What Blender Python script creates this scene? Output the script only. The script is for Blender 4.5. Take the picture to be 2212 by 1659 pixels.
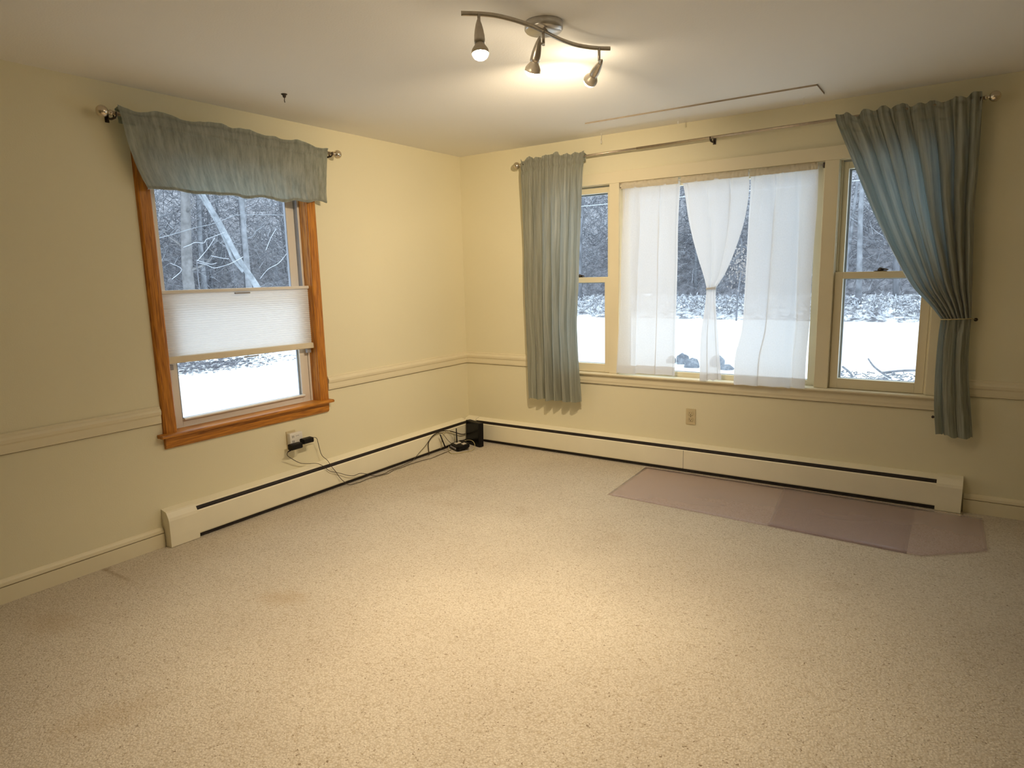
import bpy, bmesh, math, random
from mathutils import Vector, Matrix, noise
random.seed(7)
PI = math.pi
SC = bpy.context.scene
COL = SC.collection
for o in list(bpy.data.objects):
    bpy.data.objects.remove(o)

# ------------------------------------------------------------------ camera, light, exposure
def make_camera():
    yaw, pitch, roll = (math.radians(a) for a in (34.2235, 9.4468, -1.4070))
    f = Vector((-math.sin(yaw)*math.cos(pitch), math.cos(yaw)*math.cos(pitch), -math.sin(pitch)))
    r = Vector((math.cos(yaw), math.sin(yaw), 0)); u = r.cross(f)
    c, s = math.cos(roll), math.sin(roll)
    r2, u2 = c*r + s*u, -s*r + c*u
    m = Matrix(((r2.x, u2.x, -f.x, 3.52323), (r2.y, u2.y, -f.y, -4.48707), (r2.z, u2.z, -f.z, 1.42407), (0, 0, 0, 1)))
    cam = bpy.data.cameras.new('camera'); ob = bpy.data.objects.new('camera', cam)
    COL.objects.link(ob); ob.matrix_world = m
    cam.sensor_width = 36.0; cam.sensor_fit = 'HORIZONTAL'
    cam.lens = 36.0*1416.67/2212.0
    cam.clip_start = 0.05; cam.clip_end = 400
    SC.camera = ob
make_camera()

SC.view_settings.view_transform = 'Standard'
SC.view_settings.look = 'None'
SC.view_settings.gamma = 1.0
SC.view_settings.use_curve_mapping = False
SC.view_settings.exposure = 0.0

W = bpy.data.worlds.new('overcast_sky'); SC.world = W; W.use_nodes = True
nt = W.node_tree; nt.nodes.clear()
wo = nt.nodes.new('ShaderNodeOutputWorld'); bg = nt.nodes.new('ShaderNodeBackground')
tc = nt.nodes.new('ShaderNodeTexCoord'); sp = nt.nodes.new('ShaderNodeSeparateXYZ')
rp = nt.nodes.new('ShaderNodeValToRGB')
rp.color_ramp.elements[0].position = 0.0; rp.color_ramp.elements[0].color = (.62, .72, .86, 1)
rp.color_ramp.elements[1].position = 0.6; rp.color_ramp.elements[1].color = (.84, .93, 1.0, 1)
nt.links.new(tc.outputs['Generated'], sp.inputs[0]); nt.links.new(sp.outputs['Z'], rp.inputs[0])
nt.links.new(rp.outputs[0], bg.inputs['Color']); nt.links.new(bg.outputs[0], wo.inputs[0])
bg.inputs['Strength'].default_value = 2.6

WARM = (1.0, .80, .55)
def spot(name, loc, direction, power, deg, blend, radius=.009, color=WARM):
    l = bpy.data.lights.new(name, 'SPOT'); l.energy = power; l.color = color
    l.spot_size = math.radians(deg); l.spot_blend = blend; l.shadow_soft_size = radius
    o = bpy.data.objects.new(name, l); COL.objects.link(o); o.location = loc
    o.rotation_euler = Vector(direction).to_track_quat('-Z', 'Y').to_euler()
    return o
HEAD1 = dict(tip=(2.040, -2.462, 2.325), ax=Vector((.10, -.10, -.80)).normalized(), pivot=(2.032, -2.448, 2.300))
HEAD2 = dict(tip=(2.133, -2.197, 2.316), ax=Vector((-.42, .25, -.80)).normalized(), pivot=(2.133, -2.165, 2.300))
HEAD3 = dict(tip=(2.205, -1.812, 2.312), ax=Vector((-.72, .52, -.44)).normalized(), pivot=(2.214, -1.856, 2.300))
def front(h, d): return Vector(h['tip']) + h['ax']*d
spot('bulb_beam', front(HEAD1, .150), (-.03, -.13, -1), 172, 104, 1.0)
spot('bulb_beam', front(HEAD2, .150), HEAD2['ax'] + Vector((.35, -.15, -.2)), 64, 125, 1.0)
spot('bulb_beam', front(HEAD3, .150), (-.74, .64, -.44), 120, 130, 1.0)

# ------------------------------------------------------------------ materials
def new_mat(name):
    m = bpy.data.materials.new(name); m.use_nodes = True
    t = m.node_tree; t.nodes.clear()
    o = t.nodes.new('ShaderNodeOutputMaterial')
    return m, t, o
def N(t, kind, **kw):
    n = t.nodes.new('ShaderNode'+kind)
    for k, v in kw.items():
        if k in n.inputs: n.inputs[k].default_value = v
        else: setattr(n, k, v)
    return n
def L(t, a, b): t.links.new(a, b)
def rgba(c): return (c[0], c[1], c[2], 1.0)
def principled(name, color, rough=.5, metal=0.0, spec=.5, scale=None, var=.06, bump=0.0, bscale=200, stretch=(1, 1, 1), coat=0.0, coord='Object'):
    m, t, o = new_mat(name)
    b = N(t, 'BsdfPrincipled'); b.inputs['Roughness'].default_value = rough
    b.inputs['Metallic'].default_value = metal; b.inputs['Specular IOR Level'].default_value = spec
    b.inputs['Coat Weight'].default_value = coat
    tcn = N(t, 'TexCoord'); mp = N(t, 'Mapping'); mp.inputs['Scale'].default_value = stretch
    L(t, tcn.outputs[coord], mp.inputs[0])
    n = N(t, 'TexNoise'); n.inputs['Scale'].default_value = scale or 3.0; n.inputs['Detail'].default_value = 4
    L(t, mp.outputs[0], n.inputs['Vector'])
    r = N(t, 'ValToRGB')
    r.color_ramp.elements[0].position = .3; r.color_ramp.elements[1].position = .7
    r.color_ramp.elements[0].color = rgba([max(0, c*(1-var)) for c in color])
    r.color_ramp.elements[1].color = rgba([min(1, c*(1+var)) for c in color])
    L(t, n.outputs['Fac'], r.inputs[0]); L(t, r.outputs[0], b.inputs['Base Color'])
    if bump:
        n2 = N(t, 'TexNoise'); n2.inputs['Scale'].default_value = bscale; n2.inputs['Detail'].default_value = 3
        L(t, mp.outputs[0], n2.inputs['Vector'])
        bp = N(t, 'Bump'); bp.inputs['Strength'].default_value = bump; bp.inputs['Distance'].default_value = .002
        L(t, n2.outputs['Fac'], bp.inputs['Height']); L(t, bp.outputs[0], b.inputs['Normal'])
    L(t, b.outputs[0], o.inputs[0])
    return m

M = {}
M['wall'] = principled('cream_wall_paint', (.80, .74, .525), .62, spec=.3, scale=1.2, var=.015, bump=.25, bscale=160)
M['trim'] = principled('cream_trim_paint', (.80, .72, .51), .42, spec=.4, scale=4, var=.02)
M['ceil'] = principled('white_ceiling_paint', (.88, .865, .82), .85, spec=.2, scale=1.0, var=.012, bump=.3, bscale=120)
M['heater'] = principled('cream_enamel', (.87, .81, .62), .38, spec=.45, scale=5, var=.03)
M['dark_gap'] = principled('dark_heater_gap', (.022, .014, .010), .6, scale=40, var=.4)
M['vinyl'] = principled('white_vinyl', (.78, .73, .66), .35, scale=5, var=.02)
M['metal'] = principled('brushed_nickel', (.55, .50, .43), .34, metal=.9, scale=60, var=.08)
M['rodmetal'] = principled('pewter_rod', (.50, .42, .32), .35, metal=.85, scale=60, var=.1)
M['finial'] = principled('polished_nickel', (.66, .58, .46), .22, metal=.95, scale=20, var=.1)
M['canopy'] = principled('satin_nickel', (.60, .58, .55), .32, metal=.75, scale=40, var=.04)
M['reflector'] = principled('bulb_reflector', (.62, .55, .44), .4, metal=.35, scale=30, var=.08)
M['black'] = principled('black_plastic', (.006, .005, .005), .5, spec=.22, scale=80, var=.2)
M['black_gloss'] = principled('black_gloss_plastic', (.004, .004, .004), .22, spec=.25, scale=80, var=.2)
M['cord'] = principled('dark_cord', (.045, .030, .016), .55, scale=60, var=.2)
M['pale_cord'] = principled('pale_yellow_cord', (.52, .45, .22), .5, scale=60, var=.1)
M['white_plastic'] = principled('white_plastic', (.80, .77, .70), .35, scale=20, var=.02)
M['almond'] = principled('almond_plastic', (.62, .52, .31), .4, scale=20, var=.03)
M['dark_slot'] = principled('dark_slot', (.03, .02, .012), .6, scale=50, var=.2)
M['sticker'] = principled('paper_sticker', (.66, .60, .50), .6, scale=50, var=.05)
M['grey_plastic'] = principled('grey_plastic', (.33, .32, .33), .4, scale=20, var=.05)
M['dark_metal'] = principled('dark_metal', (.07, .055, .045), .4, metal=.7, scale=30, var=.2)
M['storm'] = principled('grey_aluminium', (0.360, 0.383, 0.435), .45, metal=.2, scale=20, var=.08)
M['rail_alu'] = principled('cream_blind_rail', (.74, .64, .46), .4, scale=20, var=.02)

def wood_mat():
    m, t, o = new_mat('stained_oak')
    b = N(t, 'BsdfPrincipled'); b.inputs['Roughness'].default_value = .42; b.inputs['Specular IOR Level'].default_value = .4
    tcn = N(t, 'TexCoord'); mp = N(t, 'Mapping'); mp.inputs['Scale'].default_value = (14, 14, 1.3)
    L(t, tcn.outputs['UV'], mp.inputs[0])
    w = N(t, 'TexNoise'); w.inputs['Scale'].default_value = 6; w.inputs['Detail'].default_value = 8; w.inputs['Distortion'].default_value = .6
    L(t, mp.outputs[0], w.inputs['Vector'])
    r = N(t, 'ValToRGB'); e = r.color_ramp.elements
    e[0].position = .30; e[0].color = (.28, .092, .012, 1); e[1].position = .62; e[1].color = (.60, .24, .028, 1)
    L(t, w.outputs['Fac'], r.inputs[0]); L(t, r.outputs[0], b.inputs['Base Color'])
    bp = N(t, 'Bump'); bp.inputs['Strength'].default_value = .15; bp.inputs['Distance'].default_value = .001
    L(t, w.outputs['Fac'], bp.inputs['Height']); L(t, bp.outputs[0], b.inputs['Normal'])
    L(t, b.outputs[0], o.inputs[0]); return m
M['wood'] = wood_mat()

def carpet_mat():
    m, t, o = new_mat('berber_carpet')
    b = N(t, 'BsdfPrincipled'); b.inputs['Roughness'].default_value = .95; b.inputs['Specular IOR Level'].default_value = .08
    b.inputs['Sheen Weight'].default_value = .15
    tcn = N(t, 'TexCoord')
    def noise_(s, d=4, dist=0, ro=.5):
        n = N(t, 'TexNoise'); n.inputs['Scale'].default_value = s; n.inputs['Detail'].default_value = d
        n.inputs['Distortion'].default_value = dist; n.inputs['Roughness'].default_value = ro
        L(t, tcn.outputs['Object'], n.inputs['Vector']); return n
    def ramp(inp, stops):
        r = N(t, 'ValToRGB'); e = r.color_ramp.elements
        e[0].position, e[0].color = stops[0][0], rgba(stops[0][1]); e[1].position, e[1].color = stops[-1][0], rgba(stops[-1][1])
        for p, c in stops[1:-1]:
            k = e.new(p); k.color = rgba(c)
        L(t, inp, r.inputs[0]); return r
    def mix(fac, a, bb, mode='MIX'):
        x = N(t, 'MixRGB', blend_type=mode)
        if isinstance(fac, (int, float)): x.inputs[0].default_value = fac
        else: L(t, fac, x.inputs[0])
        for i, v in ((1, a), (2, bb)):
            if isinstance(v, tuple): x.inputs[i].default_value = rgba(v)
            else: L(t, v, x.inputs[i])
        return x.outputs[0]
    large = ramp(noise_(1.6, 5).outputs['Fac'], [(.3, (.62, .555, .455)), (.7, (.70, .635, .525))])
    loops = N(t, 'TexVoronoi'); loops.inputs['Scale'].default_value = 135
    L(t, tcn.outputs['Object'], loops.inputs['Vector'])
    loopc = ramp(loops.outputs['Distance'], [(.15, (1, 1, 1)), (.75, (.78, .75, .70))])
    c = mix(1.0, large.outputs[0], loopc.outputs[0], 'MULTIPLY')
    cellc = ramp(N(t, 'SeparateColor').outputs[0], [(0, (0, 0, 0)), (1, (1, 1, 1))])
    sepn = [n for n in t.nodes if n.bl_idname == 'ShaderNodeSeparateColor'][0]
    L(t, loops.outputs['Color'], sepn.inputs[0])
    cell = ramp(sepn.outputs[0], [(0, (.84, .80, .73)), (.08, (.88, .85, .80)), (.13, (.98, .97, .96)), (1, (1.04, 1.04, 1.04))])
    c = mix(1.0, c, cell.outputs[0], 'MULTIPLY')
    fl = ramp(noise_(92, 2, 1.3, .6).outputs['Fac'], [(.31, (1, 1, 1)), (.355, (0, 0, 0))])
    c = mix(fl.outputs[0], c, (.24, .18, .115))
    st = ramp(noise_(2.7, 3).outputs['Fac'], [(.66, (0, 0, 0)), (.78, (.35, .35, .35))])
    c = mix(st.outputs[0], c, (.40, .30, .18))
    # old stains with a shape of their own
    def stain(cx, cy, rx, ry, rot, col, amt, acc):
        mp = N(t, 'Mapping', vector_type='TEXTURE')
        mp.inputs['Location'].default_value = (cx, cy, 0); mp.inputs['Rotation'].default_value = (0, 0, rot)
        mp.inputs['Scale'].default_value = (rx, ry, 1)
        L(t, tcn.outputs['Object'], mp.inputs[0])
        ln = N(t, 'VectorMath', operation='LENGTH'); L(t, mp.outputs[0], ln.inputs[0])
        nn = noise_(38, 4); ad = N(t, 'Math', operation='MULTIPLY_ADD'); ad.inputs[1].default_value = 1.3
        L(t, nn.outputs['Fac'], ad.inputs[0]); L(t, ln.outputs['Value'], ad.inputs[2])
        rr = ramp(ad.outputs[0], [(.9, (amt,)*3), (1.0, (0, 0, 0))])
        rr.color_ramp.elements[0].position = .55; rr.color_ramp.elements[1].position = 1.0
        mr = N(t, 'Math', operation='MULTIPLY'); mr.inputs[1].default_value = .6
        L(t, ad.outputs[0], mr.inputs[0])
        t.links.remove(rr.inputs[0].links[0]); L(t, mr.outputs[0], rr.inputs[0])
        return mix(rr.outputs[0], acc, col)
    c = stain(.15, -3.068, .20, .018, .02, (.28, .20, .11), .55, c)
    c = stain(.04, -3.06, .03, .04, 0, (.28, .20, .11), .5, c)
    c = stain(1.07, -2.78, .16, .09, .4, (.40, .28, .14), .38, c)
    c = stain(.66, -1.24, .16, .10, .9, (.40, .30, .19), .28, c)
    c = stain(.95, -1.42, .20, .08, .3, (.42, .32, .20), .22, c)
    c = stain(1.27, -3.62, .22, .10, 1.1, (.38, .27, .14), .30, c)
    c = stain(.40, -3.45, .20, .12, .2, (.40, .28, .14), .28, c)
    L(t, c, b.inputs['Base Color'])
    h = mix(.5, loops.outputs['Distance'], noise_(180, 3).outputs['Fac'])
    bp = N(t, 'Bump'); bp.inputs['Strength'].default_value = .7; bp.inputs['Distance'].default_value = .006; bp.invert = True
    L(t, h, bp.inputs['Height']); L(t, bp.outputs[0], b.inputs['Normal'])
    L(t, b.outputs[0], o.inputs[0]); return m
M['carpet'] = carpet_mat()

def cloth_mat(name, c1, c2, trans, tcol, rough=.5, transp=0.0, sheen=.3, fine=260, stretch=(1, 1, .06), bump=.6, metal=0.0):
    """woven fabric: diffuse + light that passes through; optional open weave"""
    m, t, o = new_mat(name)
    tcn = N(t, 'TexCoord'); mp = N(t, 'Mapping'); mp.inputs['Scale'].default_value = stretch
    L(t, tcn.outputs['UV'], mp.inputs[0])
    n = N(t, 'TexNoise'); n.inputs['Scale'].default_value = fine; n.inputs['Detail'].default_value = 5; n.inputs['Roughness'].default_value = .65
    L(t, mp.outputs[0], n.inputs['Vector'])
    r = N(t, 'ValToRGB'); e = r.color_ramp.elements
    e[0].position = .36; e[0].color = rgba(c1); e[1].position = .64; e[1].color = rgba(c2)
    L(t, n.outputs['Fac'], r.inputs[0])
    b = N(t, 'BsdfPrincipled'); b.inputs['Roughness'].default_value = rough; b.inputs['Sheen Weight'].default_value = sheen
    b.inputs['Specular IOR Level'].default_value = .35; b.inputs['Metallic'].default_value = metal
    L(t, r.outputs[0], b.inputs['Base Color'])
    bp = N(t, 'Bump'); bp.inputs['Strength'].default_value = bump; bp.inputs['Distance'].default_value = .003
    L(t, n.outputs['Fac'], bp.inputs['Height']); L(t, bp.outputs[0], b.inputs['Normal'])
    tr = N(t, 'BsdfTranslucent'); tr.inputs['Color'].default_value = rgba(tcol)
    mx = N(t, 'MixShader'); mx.inputs[0].default_value = trans
    L(t, b.outputs[0], mx.inputs[1]); L(t, tr.outputs[0], mx.inputs[2])
    out = mx.outputs[0]
    if transp:
        tp = N(t, 'BsdfTransparent'); m2 = N(t, 'MixShader'); m2.inputs[0].default_value = transp
        L(t, out, m2.inputs[1]); L(t, tp.outputs[0], m2.inputs[2]); out = m2.outputs[0]
    L(t, out, o.inputs[0]); return m
M['curtain'] = cloth_mat('grey_green_crushed_fabric', (.205, .200, .150), (.38, .38, .31), .22, (.42, .55, .55), .42, fine=55, stretch=(1, .05, 1), sheen=.4)
M['valance'] = cloth_mat('grey_green_crushed_fabric', (.21, .215, .165), (.40, .405, .345), .26, (.42, .55, .52), .45, fine=55, stretch=(1, .06, 1), sheen=.4)
M['sheer'] = cloth_mat('white_sheer', (.80, .79, .76), (.88, .87, .85), .42, (.88, .88, .90), .7, transp=.13, sheen=.1, fine=120, stretch=(1, 1, 1), bump=.1)
M['sheer_band'] = cloth_mat('shaded_sheer_header', (.70, .62, .46), (.80, .72, .56), .08, (.8, .75, .6), .7, transp=.0, sheen=.1, fine=120, stretch=(1, 1, 1))  # white header cloth coloured beige for its shade, unlit from behind
M['shade'] = cloth_mat('cellular_shade_fabric', (.86, .85, .83), (.88, .87, .85), .42, (.88, .86, .85), .7, sheen=.05, fine=30, stretch=(1, 1, 1), bump=.02)

def glass_mat(name='window_glass', tint=(.93, .96, .97), refl=1.0, rough=.0):
    m, t, o = new_mat(name)
    tp = N(t, 'BsdfTransparent'); tp.inputs['Color'].default_value = rgba(tint)
    g = N(t, 'BsdfGlossy'); g.inputs['Roughness'].default_value = rough
    fr = N(t, 'Fresnel'); fr.inputs['IOR'].default_value = 1.45
    ge = N(t, 'NewGeometry'); inv = N(t, 'Math', operation='SUBTRACT'); inv.inputs[0].default_value = refl; L(t, ge.outputs['Backfacing'], inv.inputs[1]); inv.use_clamp = True
    mu = N(t, 'Math', operation='MULTIPLY'); L(t, inv.outputs[0], mu.inputs[1])
    L(t, fr.outputs[0], mu.inputs[0])
    mx = N(t, 'MixShader'); L(t, mu.outputs[0], mx.inputs[0])
    L(t, tp.outputs[0], mx.inputs[1]); L(t, g.outputs[0], mx.inputs[2]); L(t, mx.outputs[0], o.inputs[0])
    return m
M['glass'] = glass_mat()

def plastic_sheet_mat():
    m, t, o = new_mat('clear_plastic_sheet')
    tcn = N(t, 'TexCoord'); n = N(t, 'TexNoise'); n.inputs['Scale'].default_value = 7; n.inputs['Detail'].default_value = 3
    L(t, tcn.outputs['Object'], n.inputs['Vector'])
    tp = N(t, 'BsdfTransparent'); tp.inputs['Color'].default_value = (.95, .915, .93, 1)
    d = N(t, 'BsdfDiffuse'); d.inputs['Color'].default_value = (.74, .62, .58, 1)
    g = N(t, 'BsdfGlossy'); g.inputs['Roughness'].default_value = .30; g.inputs['Color'].default_value = (.9, .9, .95, 1)
    bp = N(t, 'Bump'); bp.inputs['Strength'].default_value = .5; bp.inputs['Distance'].default_value = .01
    L(t, n.outputs['Fac'], bp.inputs['Height']); L(t, bp.outputs[0], g.inputs['Normal'])
    m1 = N(t, 'MixShader'); m1.inputs[0].default_value = .14; L(t, tp.outputs[0], m1.inputs[1]); L(t, d.outputs[0], m1.inputs[2])
    fr = N(t, 'Fresnel'); fr.inputs['IOR'].default_value = 1.4; 
    ge = N(t, 'NewGeometry'); inv = N(t, 'Math', operation='SUBTRACT'); inv.inputs[0].default_value = 1; L(t, ge.outputs['Backfacing'], inv.inputs[1])
    mu = N(t, 'Math', operation='MULTIPLY'); L(t, fr.outputs[0], mu.inputs[0]); L(t, inv.outputs[0], mu.inputs[1])
    m2 = N(t, 'MixShader'); L(t, mu.outputs[0], m2.inputs[0]); L(t, m1.outputs[0], m2.inputs[1]); L(t, g.outputs[0], m2.inputs[2])
    L(t, m2.outputs[0], o.inputs[0]); return m
M['sheet'] = plastic_sheet_mat()

def glow_mat(strength):
    m, t, o = new_mat('lit_frosted_bulb')
    e = N(t, 'Emission'); e.inputs['Color'].default_value = (1, .82, .58, 1); e.inputs['Strength'].default_value = strength
    L(t, e.outputs[0], o.inputs[0]); return m
M['glow'] = glow_mat(240)
M['frost_off'] = principled('unlit_frosted_glass', (.60, .50, .36), .35, scale=30, var=.05)

def ground_mat(name, base, snow, scale, lo, hi, bump=.6):
    m, t, o = new_mat(name)
    b = N(t, 'BsdfPrincipled'); b.inputs['Roughness'].default_value = .8; b.inputs['Specular IOR Level'].default_value = .1
    tcn = N(t, 'TexCoord'); n = N(t, 'TexNoise'); n.inputs['Scale'].default_value = scale; n.inputs['Detail'].default_value = 6; n.inputs['Roughness'].default_value = .75
    L(t, tcn.outputs['Object'], n.inputs['Vector'])
    r = N(t, 'ValToRGB'); e = r.color_ramp.elements
    e[0].position = lo; e[0].color = rgba(base); e[1].position = hi; e[1].color = rgba(snow)
    L(t, n.outputs['Fac'], r.inputs[0]); L(t, r.outputs[0], b.inputs['Base Color'])
    bp = N(t, 'Bump'); bp.inputs['Strength'].default_value = bump; bp.inputs['Distance'].default_value = .1
    L(t, n.outputs['Fac'], bp.inputs['Height']); L(t, bp.outputs[0], b.inputs['Normal'])
    L(t, b.outputs[0], o.inputs[0]); return m
M['snow'] = ground_mat('fresh_snow', (.86, .89, .93), (.90, .93, .96), .6, .3, .7, .1)
M['bank'] = ground_mat('snowy_brush_bank', (.18, .18, .20), (.86, .88, .92), 2.6, .42, .56, .8)
M['hill'] = ground_mat('wooded_hillside', (0.150, 0.150, 0.165), (0.435, 0.435, 0.473), 3.2, .38, .64, .8)  # darks raised to put the woods' haze into hill and twig colours
M['rock'] = ground_mat('grey_rock', (0.165, 0.180, 0.210), (0.390, 0.420, 0.465), 6, .35, .65, .8)
M['bark'] = principled('grey_bark', (0.203, 0.210, 0.232), .9, spec=.1, scale=6, var=.40, bump=.5, bscale=20, stretch=(1, 1, .3))
M['bark_far'] = principled('hazy_frosted_bark', (0.270, 0.282, 0.307), .9, spec=.1, scale=4, var=.30)  # haze put into the colour as a lighter tone, with snow dust
M['bark_brown'] = principled('brown_bark', (0.232, 0.228, 0.232), .9, spec=.1, scale=5, var=.25, bump=.5, bscale=20)
M['bark_pale'] = principled('snow_dusted_pale_bark', (0.323, 0.345, 0.375), .8, spec=.1, scale=5, var=.30, bump=.4, bscale=15)
M['twig'] = principled('bare_twigs', (0.225, 0.232, 0.255), .9, spec=.1, scale=3, var=.5)
M['twig_snow'] = principled('snowy_twigs', (0.510, 0.532, 0.578), .8, spec=.1, scale=3, var=.2)
M['leaf'] = principled('dry_beech_leaves', (0.510, 0.488, 0.488), .8, spec=.1, scale=3, var=.3)
M['wire'] = principled('pale_cable', (.55, .58, .62), .6, scale=30, var=.1)
M['wire_dark'] = principled('dark_cable', (.10, .11, .14), .6, scale=30, var=.1)
M['siding'] = principled('white_siding', (.70, .72, .74), .6, scale=5, var=.04)

# ------------------------------------------------------------------ mesh helpers
def WA(s, o, z): return Vector((o, -s, z))      # left wall: s from the corner, o into the room
def WB(s, o, z): return Vector((s, -o, z))      # window wall
def ID(x, y, z): return Vector((x, y, z))
class MB:
    def __init__(self): self.bm = bmesh.new()
    def _face(self, vs, smooth=False):
        try:
            f = self.bm.faces.new(vs); f.smooth = smooth; return f
        except ValueError: return None
    def box(self, a, b, fn=ID, bev=0.0):
        (x0, y0, z0), (x1, y1, z1) = a, b
        c = [self.bm.verts.new(fn(x, y, z)) for x in (x0, x1) for y in (y0, y1) for z in (z0, z1)]
        fs = [self._face([c[i] for i in q]) for q in ((0, 1, 3, 2), (4, 6, 7, 5), (0, 4, 5, 1), (2, 3, 7, 6), (0, 2, 6, 4), (1, 5, 7, 3))]
        if bev:
            es = list({e for f in fs if f for e in f.edges})
            bmesh.ops.bevel(self.bm, geom=es, offset=bev, segments=2, affect='EDGES', profile=.6)
        return self
    def prism(self, prof, s0, s1, fn, smooth=False, cap=True):
        """profile [(o,z)] swept along s"""
        A = [self.bm.verts.new(fn(s0, o, z)) for o, z in prof]; B = [self.bm.verts.new(fn(s1, o, z)) for o, z in prof]
        n = len(prof)
        for i in range(n):
            self._face([A[i], A[(i+1) % n], B[(i+1) % n], B[i]], smooth)
        if cap: self._face(A); self._face(B[::-1])
        return self
    def tube(self, pts, r, n=8, cap=True, smooth=True):
        pts = [Vector(p) for p in pts]; rs = r if isinstance(r, (list, tuple)) else [r]*len(pts)
        rings = []; prev = None
        for i, p in enumerate(pts):
            d = (pts[min(i+1, len(pts)-1)] - pts[max(i-1, 0)]).normalized()
            if prev is None:
                a = Vector((0, 0, 1)) if abs(d.z) < .9 else Vector((1, 0, 0)); u = d.cross(a).normalized()
            else:
                u = (prev - d*prev.dot(d)).normalized()
            prev = u; v = d.cross(u)
            rings.append([self.bm.verts.new(p + (u*math.cos(2*PI*k/n) + v*math.sin(2*PI*k/n))*rs[i]) for k in range(n)])
        for a, b in zip(rings, rings[1:]):
            for k in range(n): self._face([a[k], a[(k+1) % n], b[(k+1) % n], b[k]], smooth)
        if cap: self._face(rings[0][::-1]); self._face(rings[-1])
        return self
    def lathe(self, prof, base, axis, n=24):
        """prof [(r, h)] turned around axis from base"""
        base = Vector(base); ax = Vector(axis).normalized()
        a = Vector((0, 0, 1)) if abs(ax.z) < .9 else Vector((1, 0, 0)); u = ax.cross(a).normalized(); v = ax.cross(u)
        rings = [[self.bm.verts.new(base + ax*h + (u*math.cos(2*PI*k/n) + v*math.sin(2*PI*k/n))*max(r, 1e-5)) for k in range(n)] for r, h in prof]
        for p, q in zip(rings, rings[1:]):
            for k in range(n): self._face([p[k], p[(k+1) % n], q[(k+1) % n], q[k]], True)
        self._face(rings[0][::-1]); self._face(rings[-1])
        return self
    def ball(self, c, r, n=20, sq=(1, 1, 1)):
        res = bmesh.ops.create_uvsphere(self.bm, u_segments=n, v_segments=n//2, radius=r)
        for v in res['verts']: v.co = Vector((v.co.x*sq[0], v.co.y*sq[1], v.co.z*sq[2])) + Vector(c)
        for v in res['verts']:
            for f in v.link_faces: f.smooth = True
        return self
    def poly(self, pts, smooth=False):
        self._face([self.bm.verts.new(Vector(p)) for p in pts], smooth); return self
    def grid(self, P, smooth=True, uv=True):
        """P[j][i] points"""
        V = [[self.bm.verts.new(p) for p in row] for row in P]
        ul = self.bm.loops.layers.uv.verify()
        nj, ni = len(P), len(P[0])
        for j in range(nj-1):
            for i in range(ni-1):
                f = self._face([V[j][i], V[j][i+1], V[j+1][i+1], V[j+1][i]], smooth)
                if f:
                    for l, (a, b) in zip(f.loops, ((i, j), (i+1, j), (i+1, j+1), (i, j+1))): l[ul].uv = (a/(ni-1), b/(nj-1))
        return self
    def build(self, name, m, parent=None, recalc=True, fix=None):
        if recalc: bmesh.ops.recalc_face_normals(self.bm, faces=self.bm.faces[:])
        me = bpy.data.meshes.new(name); self.bm.to_mesh(me); self.bm.free(); me.materials.append(m)
        o = bpy.data.objects.new(name, me); COL.objects.link(o)
        if parent: attach(o, parent)
        return o
def root_world(p):
    m = Matrix.Identity(4); q = p
    while q is not None:
        m = q.matrix_basis @ (q.matrix_parent_inverse if q.parent else Matrix.Identity(4)) @ m if False else (q.matrix_parent_inverse @ q.matrix_basis) @ m
        q = q.parent
    return m
def attach(o, parent):
    o.parent = parent; o.matrix_parent_inverse = root_world(parent).inverted()
def tag(o, label=None, cat=None, group=None, kind=None):
    if label: o['label'] = label
    if cat: o['category'] = cat
    if group: o['group'] = group
    if kind: o['kind'] = kind
    return o
def thing(name, loc, label, cat, group=None):
    e = bpy.data.objects.new(name, None); COL.objects.link(e); e.location = loc; e.empty_display_size = .05
    return tag(e, label, cat, group)
def struct(name, mb, m, parent=None):
    o = mb.build(name, m, parent)
    if not parent: o['kind'] = 'structure'
    return o
def sroot(name, loc, label=None, cat=None):
    e = bpy.data.objects.new(name, None); COL.objects.link(e); e.location = loc; e['kind'] = 'structure'; e.empty_display_size = .05
    if label: e['label'] = label
    if cat: e['category'] = cat
    return e
def copy_thing(src, label=None, group=None):
    r = src.copy(); COL.objects.link(r)
    for ch in list(src.children):
        c = ch.copy(); COL.objects.link(c); c.parent = r; c.matrix_parent_inverse = ch.matrix_parent_inverse.copy()
        for g in list(ch.children):
            d = g.copy(); COL.objects.link(d); d.parent = c; d.matrix_parent_inverse = g.matrix_parent_inverse.copy()
    if label: r['label'] = label
    if group: r['group'] = group
    return r
def wood_uv(o, axis):
    """grain runs along `axis` (0,1,2) of world coordinates"""
    me = o.data; uv = me.uv_layers.new(name='UVMap') if not me.uv_layers else me.uv_layers[0]
    for p in me.polygons:
        for li in p.loop_indices:
            c = me.vertices[me.loops[li].vertex_index].co
            ot = [c[i] for i in range(3) if i != axis]
            uv.data[li].uv = (ot[0]*1.0 + ot[1]*1.37, c[axis]*.09)
def smooth_path(pts, k=6):
    pts = [Vector(p) for p in pts]; out = []
    for i in range(len(pts)-1):
        p0 = pts[max(i-1, 0)]; p1 = pts[i]; p2 = pts[i+1]; p3 = pts[min(i+2, len(pts)-1)]
        for j in range(k):
            t = j/k
            out.append(.5*((2*p1) + (p2-p0)*t + (2*p0-5*p1+4*p2-p3)*t*t + (3*p1-p0-3*p2+p3)*t**3))
    out.append(pts[-1]); return out

# ------------------------------------------------------------------ the room
H = 2.40; XR = 5.7; YB = -6.8; T = .16
struct('floor', MB().box((-.0, YB, -.12), (XR, 0, 0)), M['carpet'])
struct('ceiling', MB().box((-T, YB-T, H), (XR+T, T, H+.12)), M['ceil'])
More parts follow.
